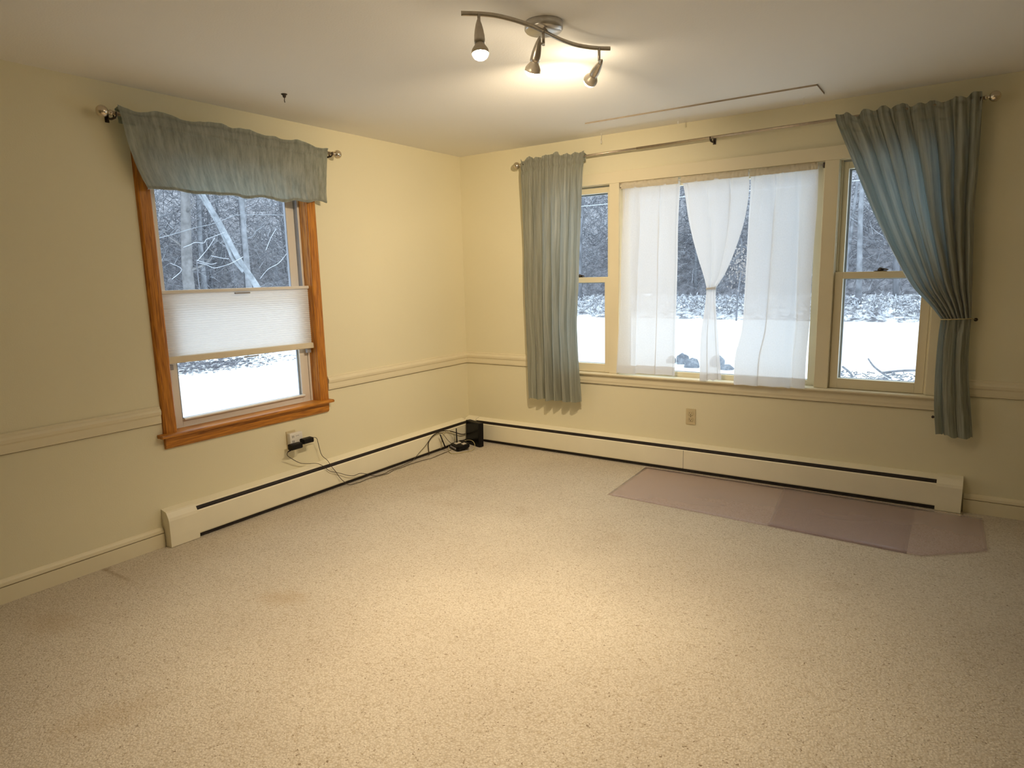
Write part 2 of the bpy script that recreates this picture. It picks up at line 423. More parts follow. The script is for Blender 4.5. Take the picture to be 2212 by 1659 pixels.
# left wall with the wood-cased opening
a0, a1, az0, az1 = 1.620, 2.614, .606, 2.035
w = MB()
for s0, s1, z0, z1 in ((0, a0, -.12, H), (a1, -YB, -.12, H), (a0, a1, -.12, az0), (a0, a1, az1, H)):
    w.box((s0, -T, z0), (s1, 0, z1), WA)
struct('wall_left', w, M['wall'])
# window wall with three openings
bz0, bz1 = .655, 2.056
w = MB()
OPEN = [(.862, 1.376), (1.452, 2.800), (2.880, 3.394)]
xs = [-T] + [v for p in OPEN for v in p] + [XR+T]
for i in range(0, len(xs), 2): w.box((xs[i], -T, -.12), (xs[i+1], 0, H), WB)
for s0, s1 in OPEN:
    w.box((s0, -T, -.12), (s1, 0, bz0), WB); w.box((s0, -T, bz1), (s1, 0, H), WB)
struct('wall_back', w, M['wall'])
struct('wall_right', MB().box((XR, YB, -.12), (XR+T, 0, H)), M['wall'])
struct('wall_front', MB().box((-T, YB-T, -.12), (XR+T, YB, H)), M['wall'])

# chair rails
RAIL = [(0, .681), (.010, .681), (.0125, .694), (.0125, .722), (.018, .730), (.021, .745), (.017, .757), (.011, .763), (.011, .771), (.007, .775), (0, .775)]
struct('trim_1', MB().prism(RAIL, 0.0, 1.545, WA), M['trim'])
struct('trim_2', MB().prism(RAIL, 2.690, -YB, WA), M['trim'])
struct('trim_3', MB().prism(RAIL, 0.0, .784, WB), M['trim'])
struct('trim_4', MB().prism(RAIL, 3.478, XR, WB), M['trim'])
struct('trim_5', MB().prism(RAIL, 0.0, -YB, lambda s, o, z: Vector((XR-o, -s, z))), M['trim'])
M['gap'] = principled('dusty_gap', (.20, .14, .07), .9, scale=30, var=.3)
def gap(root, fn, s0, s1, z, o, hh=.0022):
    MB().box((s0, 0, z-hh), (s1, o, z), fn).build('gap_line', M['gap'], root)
def W5(s, o, z): return Vector((XR-o, -s, z))
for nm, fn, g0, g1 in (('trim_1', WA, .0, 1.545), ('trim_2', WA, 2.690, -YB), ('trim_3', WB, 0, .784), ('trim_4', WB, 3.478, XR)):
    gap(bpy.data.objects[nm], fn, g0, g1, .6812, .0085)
BASE = [(0, 0), (.016, 0), (.016, .074), (.013, .076), (.013, .079), (.015, .081), (.013, .096), (.008, .105), (.004, .109), (0, .111)]
struct('baseboard_left', MB().prism(BASE, 2.745, -YB, WA), M['trim'])
struct('baseboard_back', MB().prism(BASE, 3.632, XR, WB), M['trim'])
struct('baseboard_right', MB().prism(BASE, 0, -YB, lambda s, o, z: Vector((XR-o, -s, z))), M['trim'])

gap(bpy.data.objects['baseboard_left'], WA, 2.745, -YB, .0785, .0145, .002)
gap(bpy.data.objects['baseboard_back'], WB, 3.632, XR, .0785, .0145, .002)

# ------------------------------------------------------------------ window_1 : oak cased window in the left wall
def ring(fn, s0, s1, z0, z1, wd, o0, o1, wtop=None, wbot=None, bev=.002):
    b = MB(); wt = wtop if wtop is not None else wd; wb = wbot if wbot is not None else wd
    b.box((s0, o0, z0), (s0+wd, o1, z1), fn, bev); b.box((s1-wd, o0, z0), (s1, o1, z1), fn, bev)
    b.box((s0+wd, o0, z0), (s1-wd, o1, z0+wb), fn, bev); b.box((s0+wd, o0, z1-wt), (s1-wd, o1, z1), fn, bev)
    return b
w1 = sroot('window_1', WA(2.117, 0, .6), 'oak trimmed window with a half lowered white shade', 'window')
cas = [(0, 0), (0, .014), (.006, .019), (.022, .021), (.060, .018), (.070, .012), (.072, 0)]   # (across, out)
def casing_v(s_in, sgn, z0, z1):
    b = MB(); n = len(cas)
    A = [b.bm.verts.new(WA(s_in + sgn*c, o, z0)) for c, o in cas]; B = [b.bm.verts.new(WA(s_in + sgn*c, o, z1)) for c, o in cas]
    for i in range(n): b._face([A[i], A[(i+1) % n], B[(i+1) % n], B[i]])
    b._face(A); b._face(B); return b
for s_in, sgn in ((a1-.001, 1), (a0+.001, -1)):
    wood_uv(casing_v(s_in, sgn, .619, 2.105).build('casing', M['wood'], w1), 2)
wood_uv(MB().box((a0, 0, az1), (a1, .019, az1+.07), WA, .002).build('head_casing', M['wood'], w1), 1)
for s0, s1 in ((a0-.0, a0+.002), (a1-.002, a1)):
    pass
jb = MB()
jb.box((a0, -.10, az0), (a0+.004, .001, az1), WA); jb.box((a1-.004, -.10, az0), (a1, .001, az1), WA); jb.box((a0, -.10, az1-.004), (a1, .001, az1), WA)
wood_uv(jb.build('jamb', M['wood'], w1), 2)
wood_uv(MB().prism([(-.062, .600), (.050, .600), (.055, .604), (.056, .610), (.052, .617), (.046, .619), (-.062, .619)], 1.540, 2.716, WA).build('stool', M['wood'], w1), 1)
wood_uv(MB().prism([(0, .534), (.012, .534), (.020, .545), (.022, .600), (0, .600)], 1.560, 2.684, WA).build('apron', M['wood'], w1), 1)
# vinyl frame and sashes
ring(WA, a0+.004, a1-.004, .606, az1-.004, .014, -.130, -.060).build('frame', M['vinyl'], w1)
lo = ring(WA, a0+.020, a1-.020, .619, 1.345, .062, -.090, -.066, wtop=.045, wbot=.047, bev=.003).build('sash', M['vinyl'], w1)
b = MB(); b.prism([(-.067, .655), (-.056, .655), (-.051, .660), (-.052, .666), (-.058, .670), (-.067, .670)], a0+.070, a1-.088, WA)
b.build('lift_rail', M['white_plastic'], lo)
b = MB(); b.box((a0+.081, -.089, .667), (a0+.093, -.081, 1.30), WA); b.box((a1-.088, -.089, .667), (a1-.081, -.068, 1.30), WA)
b.box((a0+.08, -.089, .6655), (a1-.08, -.068, .6695), WA)
b.build('glazing_bead', M['storm'], lo)
MB().box((a0+.080, -.080, .664), (a1-.080, -.076, 1.302), WA).build('pane', M['glass'], lo)
up = ring(WA, a0+.020, a1-.020, 1.315, az1-.018, .060, -.118, -.096, wtop=.05, wbot=.040, bev=.003).build('sash', M['vinyl'], w1)
MB().box((a0+.078, -.110, 1.352), (a1-.078, -.106, az1-.066), WA).build('pane', M['glass'], up)
b = MB(); b.box((a0+.078, -.117, 1.35), (a0+.083, -.098, az1-.068), WA); b.box((a0+.0155, -.098, 1.35), (a0+.0195, -.062, az1-.02), WA)
b.build('glazing_bead', M['storm'], up)

# cellular shade
sh = thing('window_shade', WA(2.117, -.03, .978), 'white pleated cellular shade across the middle of the oak trimmed window', 'window shade')
sl, sr = 1.626, 2.608
def shade_z(s, zr, zl): return zr + (zl-zr)*(s-sl)/(sr-sl)
P = []
zt, zb0 = 1.372, 1.012
nple = 28
for j in range(nple*2+1):
    row = []
    for i in range(41):
        s = sl+.002 + (sr-sl-.004)*i/40
        z = zt + (zb0-zt)*j/(nple*2) + (.004*noise.noise(Vector((s*3, j*.15, 0))) + .0012*noise.noise(Vector((s*9, j*.9, 4))))*math.sin(PI*j/(nple*2)) + (s-2.1)*.014*j/(nple*2)
        row.append(WA(s, -.030 + (.004 if j % 2 else 0), z))
    P.append(row)
MB().grid(P, smooth=False).build('fabric', M['shade'], sh)
b = MB().box((sl, -.044, 1.368), (sr, -.016, 1.386), WA, .003); b.build('top_rail', M['vinyl'], sh)
b = MB(); prof = [(-.046, .0), (-.014, .0), (-.010, .004), (-.012, .030), (-.016, .036), (-.046, .036)]
A = [b.bm.verts.new(WA(sl, o, .976+z)) for o, z in prof]; B = [b.bm.verts.new(WA(sr, o, .990+z)) for o, z in prof]
for i in range(len(prof)): b._face([A[i], A[(i+1) % 6], B[(i+1) % 6], B[i]])
b._face(A); b._face(B); b.build('bottom_rail', M['rail_alu'], sh)
b = MB().box((2.07, -.016, 1.352), (2.17, -.004, 1.362), WA, .003); b.build('handle', M['grey_plastic'], sh)
b = MB().box((2.05, -.012, .972), (2.15, -.004, .979), WA, .002); b.build('handle', M['grey_plastic'], sh)
for s, zz in ((1.650, .962), (2.585, .968)):
    MB().box((s-.016, -.050, zz-.016), (s+.016, -.030, zz+.014), WA, .003).build('end_clip', M['grey_plastic'], sh)

# ------------------------------------------------------------------ windows 2-4 : triple window
tri = sroot('trim_6', WB(2.128, 0, .6), 'cream casing around the three part window', 'trim')
MB().box((.780, 0, 2.056), (3.476, .019, 2.136), WB, .002).build('head_casing', M['trim'], tri)
for s0, s1 in ((.786, .862), (1.376, 1.452), (2.800, 2.880), (3.400, 3.476)):
    MB().box((s0, 0, .672), (s1, .020, 2.056), WB, .003).build('casing', M['trim'], tri)
MB().prism([(-.058, .653), (.036, .653), (.042, .656), (.045, .662), (.042, .669), (.036, .672), (-.058, .672)], .770, 3.492, WB, smooth=False).build('stool', M['trim'], tri)
MB().prism([(0, .585), (.013, .585), (.015, .600), (.018, .610), (.018, .653), (0, .653)], .786, 3.476, WB).build('apron', M['trim'], tri)
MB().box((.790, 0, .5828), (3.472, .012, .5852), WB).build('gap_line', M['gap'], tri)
def double_hung(idx, s0, s1, label):
    r = sroot('window_%d' % idx, WB((s0+s1)/2, 0, .67), label, 'window')
    b = MB(); t = .003
    b.box((s0, -.14, .672), (s0+t, .0, bz1), WB); b.box((s1-t, -.14, .672), (s1, .0, bz1), WB); b.box((s0, -.14, bz1-t), (s1, .0, bz1), WB)
    b.box((s0, -.14, bz0), (s1, -.058, .670), WB)
    b.box((s0+t, -.047, 1.40), (s0+.014, -.030, bz1-t), WB); b.box((s1-.014, -.047, 1.40), (s1-t, -.030, bz1-t), WB)
    b.build('jamb', M['trim'], r)
    low = ring(WB, s0+.004, s1-.004, .674, 1.392, .046, -.042, -.006, wtop=.040, wbot=.062).build('sash', M['trim'], r)
    MB().box((s0+.048, -.026, .733), (s1-.048, -.022, 1.354), WB).build('pane', M['glass'], low)
    upp = ring(WB, s0+.004, s1-.004, 1.356, bz1-.012, .040, -.078, -.046, wtop=.040, wbot=.034).build('sash', M['trim'], r)
    MB().box((s0+.042, -.064, 1.388), (s1-.042, -.060, bz1-.050), WB).build('pane', M['glass'], upp)
    st = ring(WB, s0+.004, s1-.004, .672, bz1-.004, .050, -.125, -.105, wtop=.055, wbot=.056, bev=.001)
    st.box((s0+.05, -.125, 1.345), (s1-.05, -.105, 1.365), WB)
    st.build('storm_frame', M['storm'], r)
    lk = MB(); c = (s0+s1)/2 - .01
    lk.box((c-.034, -.036, 1.391), (c+.034, -.012, 1.397), WB, .001)
    lk.lathe([(.017, 0), (.017, .008), (.012, .016), (.004, .020)], WB(c, -.024, 1.397), (0, 0, 1), 14)
    lk.tube([WB(c, -.024, 1.408), WB(c+.028, -.016, 1.404), WB(c+.040, -.012, 1.401)], [.006, .005, .004], 8)
    lk.build('sash_lock', M['dark_metal'], r)
    return r
double_hung(2, OPEN[0][0], OPEN[0][1], 'narrow double hung window beside the hanging left curtain')
double_hung(4, OPEN[2][0], OPEN[2][1], 'narrow double hung window behind the tied back curtain')
w3 = sroot('window_3', WB(2.126, 0, .67), 'wide fixed picture window behind the white sheers', 'window')
s0, s1 = OPEN[1]
b = MB(); b.box((s0, -.14, .672), (s0+.003, 0, bz1), WB); b.box((s1-.003, -.14, .672), (s1, 0, bz1), WB); b.box((s0, -.14, bz1-.003), (s1, 0, bz1), WB)
b.box((s0, -.14, bz0), (s1, -.058, .670), WB)
b.build('jamb', M['trim'], w3)
f3 = ring(WB, s0+.003, s1-.003, .672, bz1-.003, .048, -.085, -.045, wtop=.05, wbot=.034).build('frame', M['trim'], w3)
MB().box((s0+.049, -.068, .704), (s1-.049, -.062, bz1-.051), WB).build('pane', M['glass'], f3)
b = MB(); b.box((s0+.051, -.084, .702), (s1-.051, -.069, .709), WB); b.box((s0+.049, -.084, .702), (s0+.054, -.069, 2.0), WB)
b.build('glazing_seal', M['storm'], f3)

# ------------------------------------------------------------------ draped cloth
def interp(pts, v):
    """pts sorted by z descending, param = fraction of height, catmull"""
    z0, z1 = pts[0][1], pts[-1][1]; z = z0 + (z1-z0)*v
    for i in range(len(pts)-1):
        if pts[i][1] >= z >= pts[i+1][1] or i == len(pts)-2:
            a, b2 = pts[i], pts[i+1]; d = (a[1]-b2[1]) or 1e-6
            t = min(1, max(0, (a[1]-z)/d))
            p0 = pts[max(i-1, 0)]; p3 = pts[min(i+2, len(pts)-1)]
            def cm(k):
                m1 = (b2[k]-p0[k])/((p0[1]-b2[1]) or 1e-6)*d if i > 0 else (b2[k]-a[k])
                m2 = (p3[k]-a[k])/((a[1]-p3[1]) or 1e-6)*d if i+2 < len(pts) else (b2[k]-a[k])
                return (2*t**3-3*t*t+1)*a[k] + (t**3-2*t*t+t)*m1 + (-2*t**3+3*t*t)*b2[k] + (t**3-t*t)*m2
            return cm(0), z, cm(2)
def drape(fn, left, right, nu, nv, pleats, amp, seed, crinkle=.0025, ruffle=0.0, ruf_n=8, hem=.004, pinch=None, ampf=None, warp=None, cr_fu=26, omin=None, fold=False):
    rnd = random.Random(seed)
    ph = [rnd.random()*2*PI for _ in range(6)]; P = []
    for j in range(nv+1):
        v = j/nv; row = []
        l = interp(left, v); r = interp(right, v)
        for i in range(nu+1):
            u = i/nu
            A = amp*(ampf(v) if ampf else 1); w_ = r[0]-l[0]; fs = 0
            uu = u + .03*noise.noise(Vector((u*3, v*1.5, seed*1.7)))
            if warp: uu = warp(uu, v)
            if fold:
                ww = uu + .10*noise.noise(Vector((u*2.3, v*.5, seed+3)))
                g = .25 + .75*min(1, v*5); tt = pleats*ww + ph[0]/(2*PI)
                vary = .75 + .9*noise.noise(Vector((tt*.83, v*.8, seed+7)))
                pl = 1.5*math.cos(2*PI*tt)*vary*g + .7*math.cos(2*PI*tt*2.37 + ph[1])*(1.15-g) + .45*noise.noise(Vector((u*9, v*2.6, seed+5)))
                fs = (.92 if amp > .02 else 1.22)*w_/(pleats*2*PI)*math.sin(2*PI*tt)*min(1, u*10, (1-u)*10)*g
            else:
                pl = math.sin(2*PI*pleats*uu + ph[0]) + .55*math.sin(2*PI*pleats*1.73*uu + ph[1] + 1.2*v) + .35*math.sin(2*PI*pleats*2.9*uu + ph[2] - v)
            cr = noise.noise(Vector((u*cr_fu, v*4.2, seed))) + .6*noise.noise(Vector((u*cr_fu*2.3, v*9, seed+9))) + .5*noise.noise(Vector((u*cr_fu*.6, v*14, seed+2)))
            s = l[0] + w_*u + (fs if fold else A*.35*math.cos(2*PI*pleats*uu + ph[0])*(1 if 0 < i < nu else 0))
            z = l[1] + (r[1]-l[1])*u
            o = l[2] + (r[2]-l[2])*u + A*pl*.6 + crinkle*cr
            if ruffle:
                z += ruffle*max(0, 1-v*7)*(noise.noise(Vector((u*ruf_n, 3.3, seed)))*1.6 + .4*noise.noise(Vector((u*ruf_n*2.6, 1.3, seed))))
            z += hem*v**6*noise.noise(Vector((u*9, 7.7, seed)))*2
            if pinch:
                for v0, wv, am in pinch: o -= am*math.exp(-((v-v0)/wv)**2)
            if omin is not None: o = max(o, omin + .002*cr + .003)
            row.append(fn(s, o, z))
        P.append(row)
    return P

# rods
def rod(fn, sa, za, sb, zb, o, label, thick=.0095, split=None, brackets=()):
    e = thing('curtain_rod', fn((sa+sb)/2, o, (za+zb)/2), label, 'curtain rod')
    A, B = fn(sa, o, za), fn(sb, o, zb); d = (B-A).normalized()
    b = MB()
    if split is None: b.tube([A, B], thick, 12)
    else:
        C = A + d*split; b.tube([A, C], thick*.8, 12); b.tube([C-d*.002, B], thick, 12)
    b.build('rod', M['rodmetal'], e)
    for P0, dd in ((A, -d), (B, d)):
        f = MB(); f.lathe([(.010, 0), (.013, .002), (.013, .008), (.008, .011), (.008, .018), (.012, .020)], P0, dd, 16)
        f.ball(P0 + dd*.044, .027, 20); f.build('finial', M['finial'], e)
    for bs, bz in brackets:
        k = MB(); k.box((bs-.010, 0, bz-.032), (bs+.010, .004, bz+.022), fn, .001)
        k.tube([fn(bs, .004, bz-.012), fn(bs, o*.55, bz-.022), fn(bs, o+.002, bz-.020)], .0055, 8)
        k.tube([fn(bs, o-.012, bz-.018), fn(bs, o-.014, bz-.004), fn(bs, o-.012, bz+.008)], .004, 6)
        k.tube([fn(bs, o-.012, bz-.020), fn(bs, o+.002, bz-.021), fn(bs, o+.014, bz-.014), fn(bs, o+.015, bz+.004)], .004, 6)
        k.build('bracket', M['dark_metal'], e)
    return e
rod(WA, 1.440, 2.230, 2.795, 2.240, .083, 'nickel rod with ball ends above the oak trimmed window', brackets=((2.782, 2.240), (1.455, 2.230)))
rod(WB, .665, 2.254, 3.562, 2.278, .083, 'long thin nickel rod spanning the triple window', .0085, split=.95, brackets=((.650+.04, 2.254), (2.125, 2.266), (3.545, 2.278)))

# valance
vl = thing('valance', WA(2.12, .08, 1.91), 'short grey green gathered valance over the oak trimmed window', 'valance')
VL = [(1.487, 2.264, .100), (1.502, 2.183, .100), (1.512, 2.025, .088), (1.506, 1.914, .074)]
VR = [(2.774, 2.275, .100), (2.760, 2.207, .100), (2.732, 2.086, .086), (2.699, 1.985, .076), (2.655, 1.901, .066)]
P = drape(WA, VL, VR, 260, 60, 9, .0042, 3, pinch=((.045, .012, .007), (.19, .012, .006)), crinkle=.0028, ruffle=.016, ruf_n=9, hem=.010, cr_fu=60, ampf=lambda v: .5+v*.9, omin=.045)
MB().grid(P).build('cloth', M['valance'], vl, recalc=False)
P2 = [[p + Vector((-.034, 0, 0)) for p in row] for row in P[1:13]]
P2[0] = [p.copy() for p in P[1]]
MB().grid(P2).build('rod_pocket', M['valance'], vl, recalc=False)
P3 = [[p + Vector((.0015, 0, 0)) for p in row] for row in P[-3:]] + [[p + Vector((-.006, 0, -.003)) for p in P[-1]]]
MB().grid(P3).build('hem', M['valance'], vl, recalc=False)

# left grey curtain
cl = thing('curtain', WB(.93, .08, .43), 'straight hanging grey green curtain left of the triple window', 'curtain')
CLL = [(.668, 2.300, .102), (.669, 2.242, .103), (.664, 1.756, .085), (.661, 1.254, .085), (.678, .811, .085), (.686, .430, .085)]
CLR = [(1.218, 2.287, .102), (1.212, 2.232, .103), (1.187, 1.893, .085), (1.164, 1.39, .085), (1.150, 1.044, .085), (1.162, .690, .085), (1.178, .447, .085)]
P = drape(WB, CLL, CLR, 400, 170, 6.5, .042, 11, pinch=((.012, .006, .008), (.045, .006, .008)), crinkle=.0052, ruffle=.022, ruf_n=11, hem=.008, cr_fu=36, ampf=lambda v: .20+.32*min(1, v*3)+.42*v*v, omin=.030, fold=True)
MB().grid(P).build('cloth', M['curtain'], cl, recalc=False)
P2 = [[p + Vector((0, .038, 0)) for p in row] for row in P[1:7]]; P2[0] = [p.copy() for p in P[1]]
MB().grid(P2).build('rod_pocket', M['curtain'], cl, recalc=False)

# right tied-back grey curtain
cr = thing('curtain', WB(3.5, .08, .45), 'grey green curtain tied back with a cord right of the triple window', 'curtain')
CRL = [(2.855, 2.284, .102), (2.867, 2.237, .102), (2.930, 2.092, .086), (2.983, 1.962, .085), (3.063, 1.769, .085), (3.127, 1.627, .084), (3.212, 1.459, .082), (3.304, 1.300, .078), (3.393, 1.198, .070), (3.450, 1.122, .064)]
CRR = [(3.549, 2.298, .102), (3.552, 2.263, .102), (3.556, 2.163, .086), (3.561, 1.948, .085), (3.560, 1.748, .085), (3.574, 1.447, .082), (3.585, 1.232, .070), (3.590, 1.122, .064)]
P = drape(WB, CRL, CRR, 420, 150, 8, .040, 23, pinch=((.018, .01, .008), (.07, .01, .008)), crinkle=.0045, ruffle=.022, ruf_n=13, hem=0, cr_fu=38, fold=True,
          ampf=lambda v: (.25+.55*min(1, v*3))*(1-.35*v**3), warp=lambda u, v: max(0.0, u)**.9, omin=.036)
MB().grid(P).build('cloth', M['curtain'], cr, recalc=False)
P2 = [[p + Vector((0, .038, 0)) for p in row] for row in P[1:7]]; P2[0] = [p.copy() for p in P[1]]
MB().grid(P2).build('rod_pocket', M['curtain'], cr, recalc=False)
TLL = [(3.450, 1.124, .064), (3.445, 1.039, .072), (3.443, .856, .076), (3.451, .634, .078), (3.470, .458, .080)]
TLR = [(3.590, 1.124, .064), (3.592, .960, .068), (3.600, .824, .070), (3.626, .616, .074), (3.646, .453, .078)]
P = drape(WB, TLL, TLR, 240, 80, 2.6, .034, 31, crinkle=.0035, hem=.008, cr_fu=18, ampf=lambda v: .5+.5*v, omin=.030, fold=True)
MB().grid(P).build('cloth', M['curtain'], cr, recalc=False)
b = MB(); pts = []
for k in range(25):
    a = 2*PI*k/24; pts.append(WB(3.520+.074*math.cos(a), .066+.036*math.sin(a), 1.122+.004*math.cos(a)))
b.tube(pts, .0028, 6, cap=False); b.tube([WB(3.594, .064, 1.122), WB(3.612, .030, 1.118)], .0016, 5); b.build('tie_cord', M['pale_cord'], cr)
hk = tag(MB().lathe([(.004, 0), (.004, .022), (.009, .026), (.010, .032), (.006, .037)], WB(3.612, 0, 1.117), (0, -1, 0), 14).build('tieback_knob', M['dark_metal']),
         'small dark tieback knob in the wall right of the tied curtain', 'knob')
tag(MB().lathe([(.004, 0), (.004, .014), (.008, .018), (.008, .024), (.004, .028)], WB(3.4495, 0, .547), (0, -1, 0), 14).build('wall_peg', M['dark_metal']),
    'tiny brown peg in the wall beneath the right end of the triple window', 'peg')

# white sheers in the picture window
tr = thing('tension_rod', WB(2.126, -.006, 2.033), 'white tension rod carrying the three sheers', 'curtain rod')
MB().tube([WB(1.456, -.004, 2.034), WB(2.796, -.004, 2.034)], .0065, 10).build('rod', M['white_plastic'], tr)
for s_, d in ((1.455, 1), (2.797, -1)):
    MB().box((s_, -.018, 2.018), (s_+d*.010, .010, 2.048), WB, .002).build('socket', M['dark_metal'], tr)
def sheer(label, LL, RR, pleats, amp, seed, sag=0, nu=260, nv=90, hemline=True, ampf=None, second=None):
    e = thing('sheer_curtain', WB(LL[-1][0]*.5+RR[-1][0]*.5, .04, .67), label, 'sheer curtain')
    P = drape(WB, LL, RR, nu, nv, pleats, amp, seed, crinkle=.0022, hem=.006, cr_fu=9, ampf=ampf, fold=True)
    MB().grid(P).build('cloth', M['sheer'], e, recalc=False)
    if second:
        l2, r2, pl, am, sd = second
        Q = drape(WB, l2, r2, 110, 60, pl, am, sd, crinkle=.002, hem=.006, cr_fu=7, fold=True)
        MB().grid(Q).build('cloth', M['sheer'], e, recalc=False)
    else: Q = P
    # gathered header band on the rod
    t0, t1 = LL[0], RR[0]; R_ = []
    for j in range(9):
        row = []
        for i in range(nu+1):
            u = i/nu; v = j/8
            s = t0[0] + (t1[0]-t0[0])*u; z = t0[1]+.004 + (t1[1]-t0[1])*u - .044*v
            z += (1-v)*.007*noise.noise(Vector((u*22, seed, 0)))
            o = t0[2] + .009*math.sin(PI*min(1, v*1.1)) + .005*noise.noise(Vector((u*26, v*1.4, seed))) + .005
            row.append(WB(s, o, z))
        R_.append(row)
    MB().grid(R_).build('header', M['sheer_band'], e, recalc=False)
    B_ = [[p + Vector((0, -.0012, 0)) for p in row] for row in Q[-5:]]
    MB().grid(B_).build('hem', M['sheer'], e, recalc=False)
    return e
sheer('straight white sheer at the left of the picture window',
      [(1.457, 2.052, .0), (1.472, 2.013, .0), (1.459, 1.421, .01), (1.458, 1.175, .02), (1.445, .684, .052)],
      [(1.885, 2.049, .0), (1.893, 2.011, .0), (1.884, 1.751, .0), (1.887, 1.411, .01), (1.887, 1.062, .02), (1.896, .695, .050)], 3.2, .010, 41)
sheer('white sheer knotted at mid height in the middle of the picture window',
      [(1.904, 2.050, 0), (1.922, 1.972, 0), (1.966, 1.745, .01), (2.032, 1.520, .02), (2.079, 1.382, .02), (2.100, 1.304, .02)],
      [(2.350, 2.051, 0), (2.357, 1.933, 0), (2.336, 1.742, .01), (2.300, 1.597, .02), (2.231, 1.413, .02), (2.166, 1.304, .02)], 3.0, .012, 47,
      ampf=lambda v: 1-.3*v,
      second=([(2.100, 1.306, .02), (2.095, 1.204, .024), (2.073, .964, .03), (2.078, .672, .052)],
              [(2.166, 1.306, .02), (2.168, 1.214, .024), (2.194, .956, .03), (2.228, .690, .050)], 2.2, .009, 53))
kn = [o for o in bpy.data.objects if o.name.startswith('sheer_curtain')][-1]
b = MB()
for k in range(3):
    pts = [WB(2.133+.031*math.cos(2*PI*q/16), .024+.018*math.sin(2*PI*q/16), 1.300+.006*(k-1)+.004*math.sin(2*PI*q/16+k)) for q in range(17)]
    b.tube(pts, .0042, 8, cap=False)
b.build('knot', M['sheer'], kn)
sheer('wide white sheer at the right of the picture window',
      [(2.359, 2.048, .0), (2.362, 1.956, 0), (2.355, 1.721, 0), (2.354, 1.508, .01), (2.351, 1.239, .02), (2.343, 1.016, .03), (2.311, .849, .045), (2.309, .662, .056)],
      [(2.760, 2.052, .0), (2.763, 1.995, 0), (2.767, 1.795, 0), (2.761, 1.545, .01), (2.760, 1.290, .02), (2.762, 1.080, .03), (2.755, .870, .045), (2.757, .664, .056)], 2.6, .012, 61)

# ------------------------------------------------------------------ baseboard heaters
HP_HOOD = [(0, .205), (.046, .192), (.054, .186), (.052, .184), (.045, .189), (.003, .200), (0, .200)]
def heater(fn, s0, s1, seams, label, caps, base):
    e = thing('baseboard_heater', fn((s0+s1)/2, 0, 0), label, 'heater')
    b = MB(); b.prism([(0, 0), (.004, 0), (.004, .203), (0, .203)], s0, s1, fn); b.build('back_panel', M['heater'], e)
    MB().prism(HP_HOOD, s0, s1, fn).build('hood', M['heater'], e)
    MB().prism([(.058, .030), (.064, .027), (.067, .034), (.067, .158), (.062, .164), (.056, .162), (.060, .156), (.060, .036)], s0, s1, fn).build('front_panel', M['heater'], e)
    MB().prism([(.006, .004), (.050, .004), (.050, .168), (.044, .186), (.006, .190)], s0, s1, fn).build('heating_fins', M['dark_gap'], e)
    for s in seams:
        MB().box((s-.0012, .066, .028), (s+.0012, .0677, .160), fn).build('panel_seam', M['dark_metal'], e)
    for c0, c1 in caps:
        cp = [(0, 0), (.064, 0), (.069, .004), (.071, .060), (.071, .150), (.067, .166), (.052, .193), (.044, .200), (0, .209)]
        MB().prism(cp, c0, c1, fn).build('end_cap', M['heater'], e)
    return e
heater(WA, .10, 2.60, (), 'cream baseboard heater under the oak trimmed window', ((2.577, 2.742),), 0)
heater(WB, .12, 3.51, (1.978,), 'long cream baseboard heater under the triple window', ((3.495, 3.622),), 0)
b = MB(); b.box((.002, .072, 0), (.118, .002, .020), lambda x, y, z: Vector((x, -y, z))); b.free if False else None
cc = MB(); cc.bm.free(); cc = MB()
cc.prism([(0, .0), (.072, .0), (.072, .150), (.056, .186), (.046, .196), (0, .208)], 0.002, .115, WB)
tag(cc.build('heater_corner_cover', M['heater']), 'cream corner cover joining the two baseboard heaters behind the black router', 'heater cover')

# ------------------------------------------------------------------ ceiling track light
tl = thing('track_light', (2.128, -2.145, H), 'nickel ceiling light with a wavy bar and three spot heads', 'ceiling light')
MB().lathe([(.074, 0), (.076, .003), (.076, .026), (.070, .033), (.010, .035)], (2.092, -2.100, H), (0, 0, -1), 40).build('canopy', M['canopy'], tl)
barp = [(1.985, -2.490), (2.032, -2.448), (2.070, -2.399), (2.097, -2.332), (2.113, -2.268), (2.122, -2.204), (2.127, -2.141), (2.130, -2.082), (2.136, -2.020), (2.151, -1.950), (2.178, -1.893), (2.210, -1.850), (2.244, -1.817)]
sp_ = smooth_path([(x, y, 2.345) for x, y in barp], 5)
b = MB()
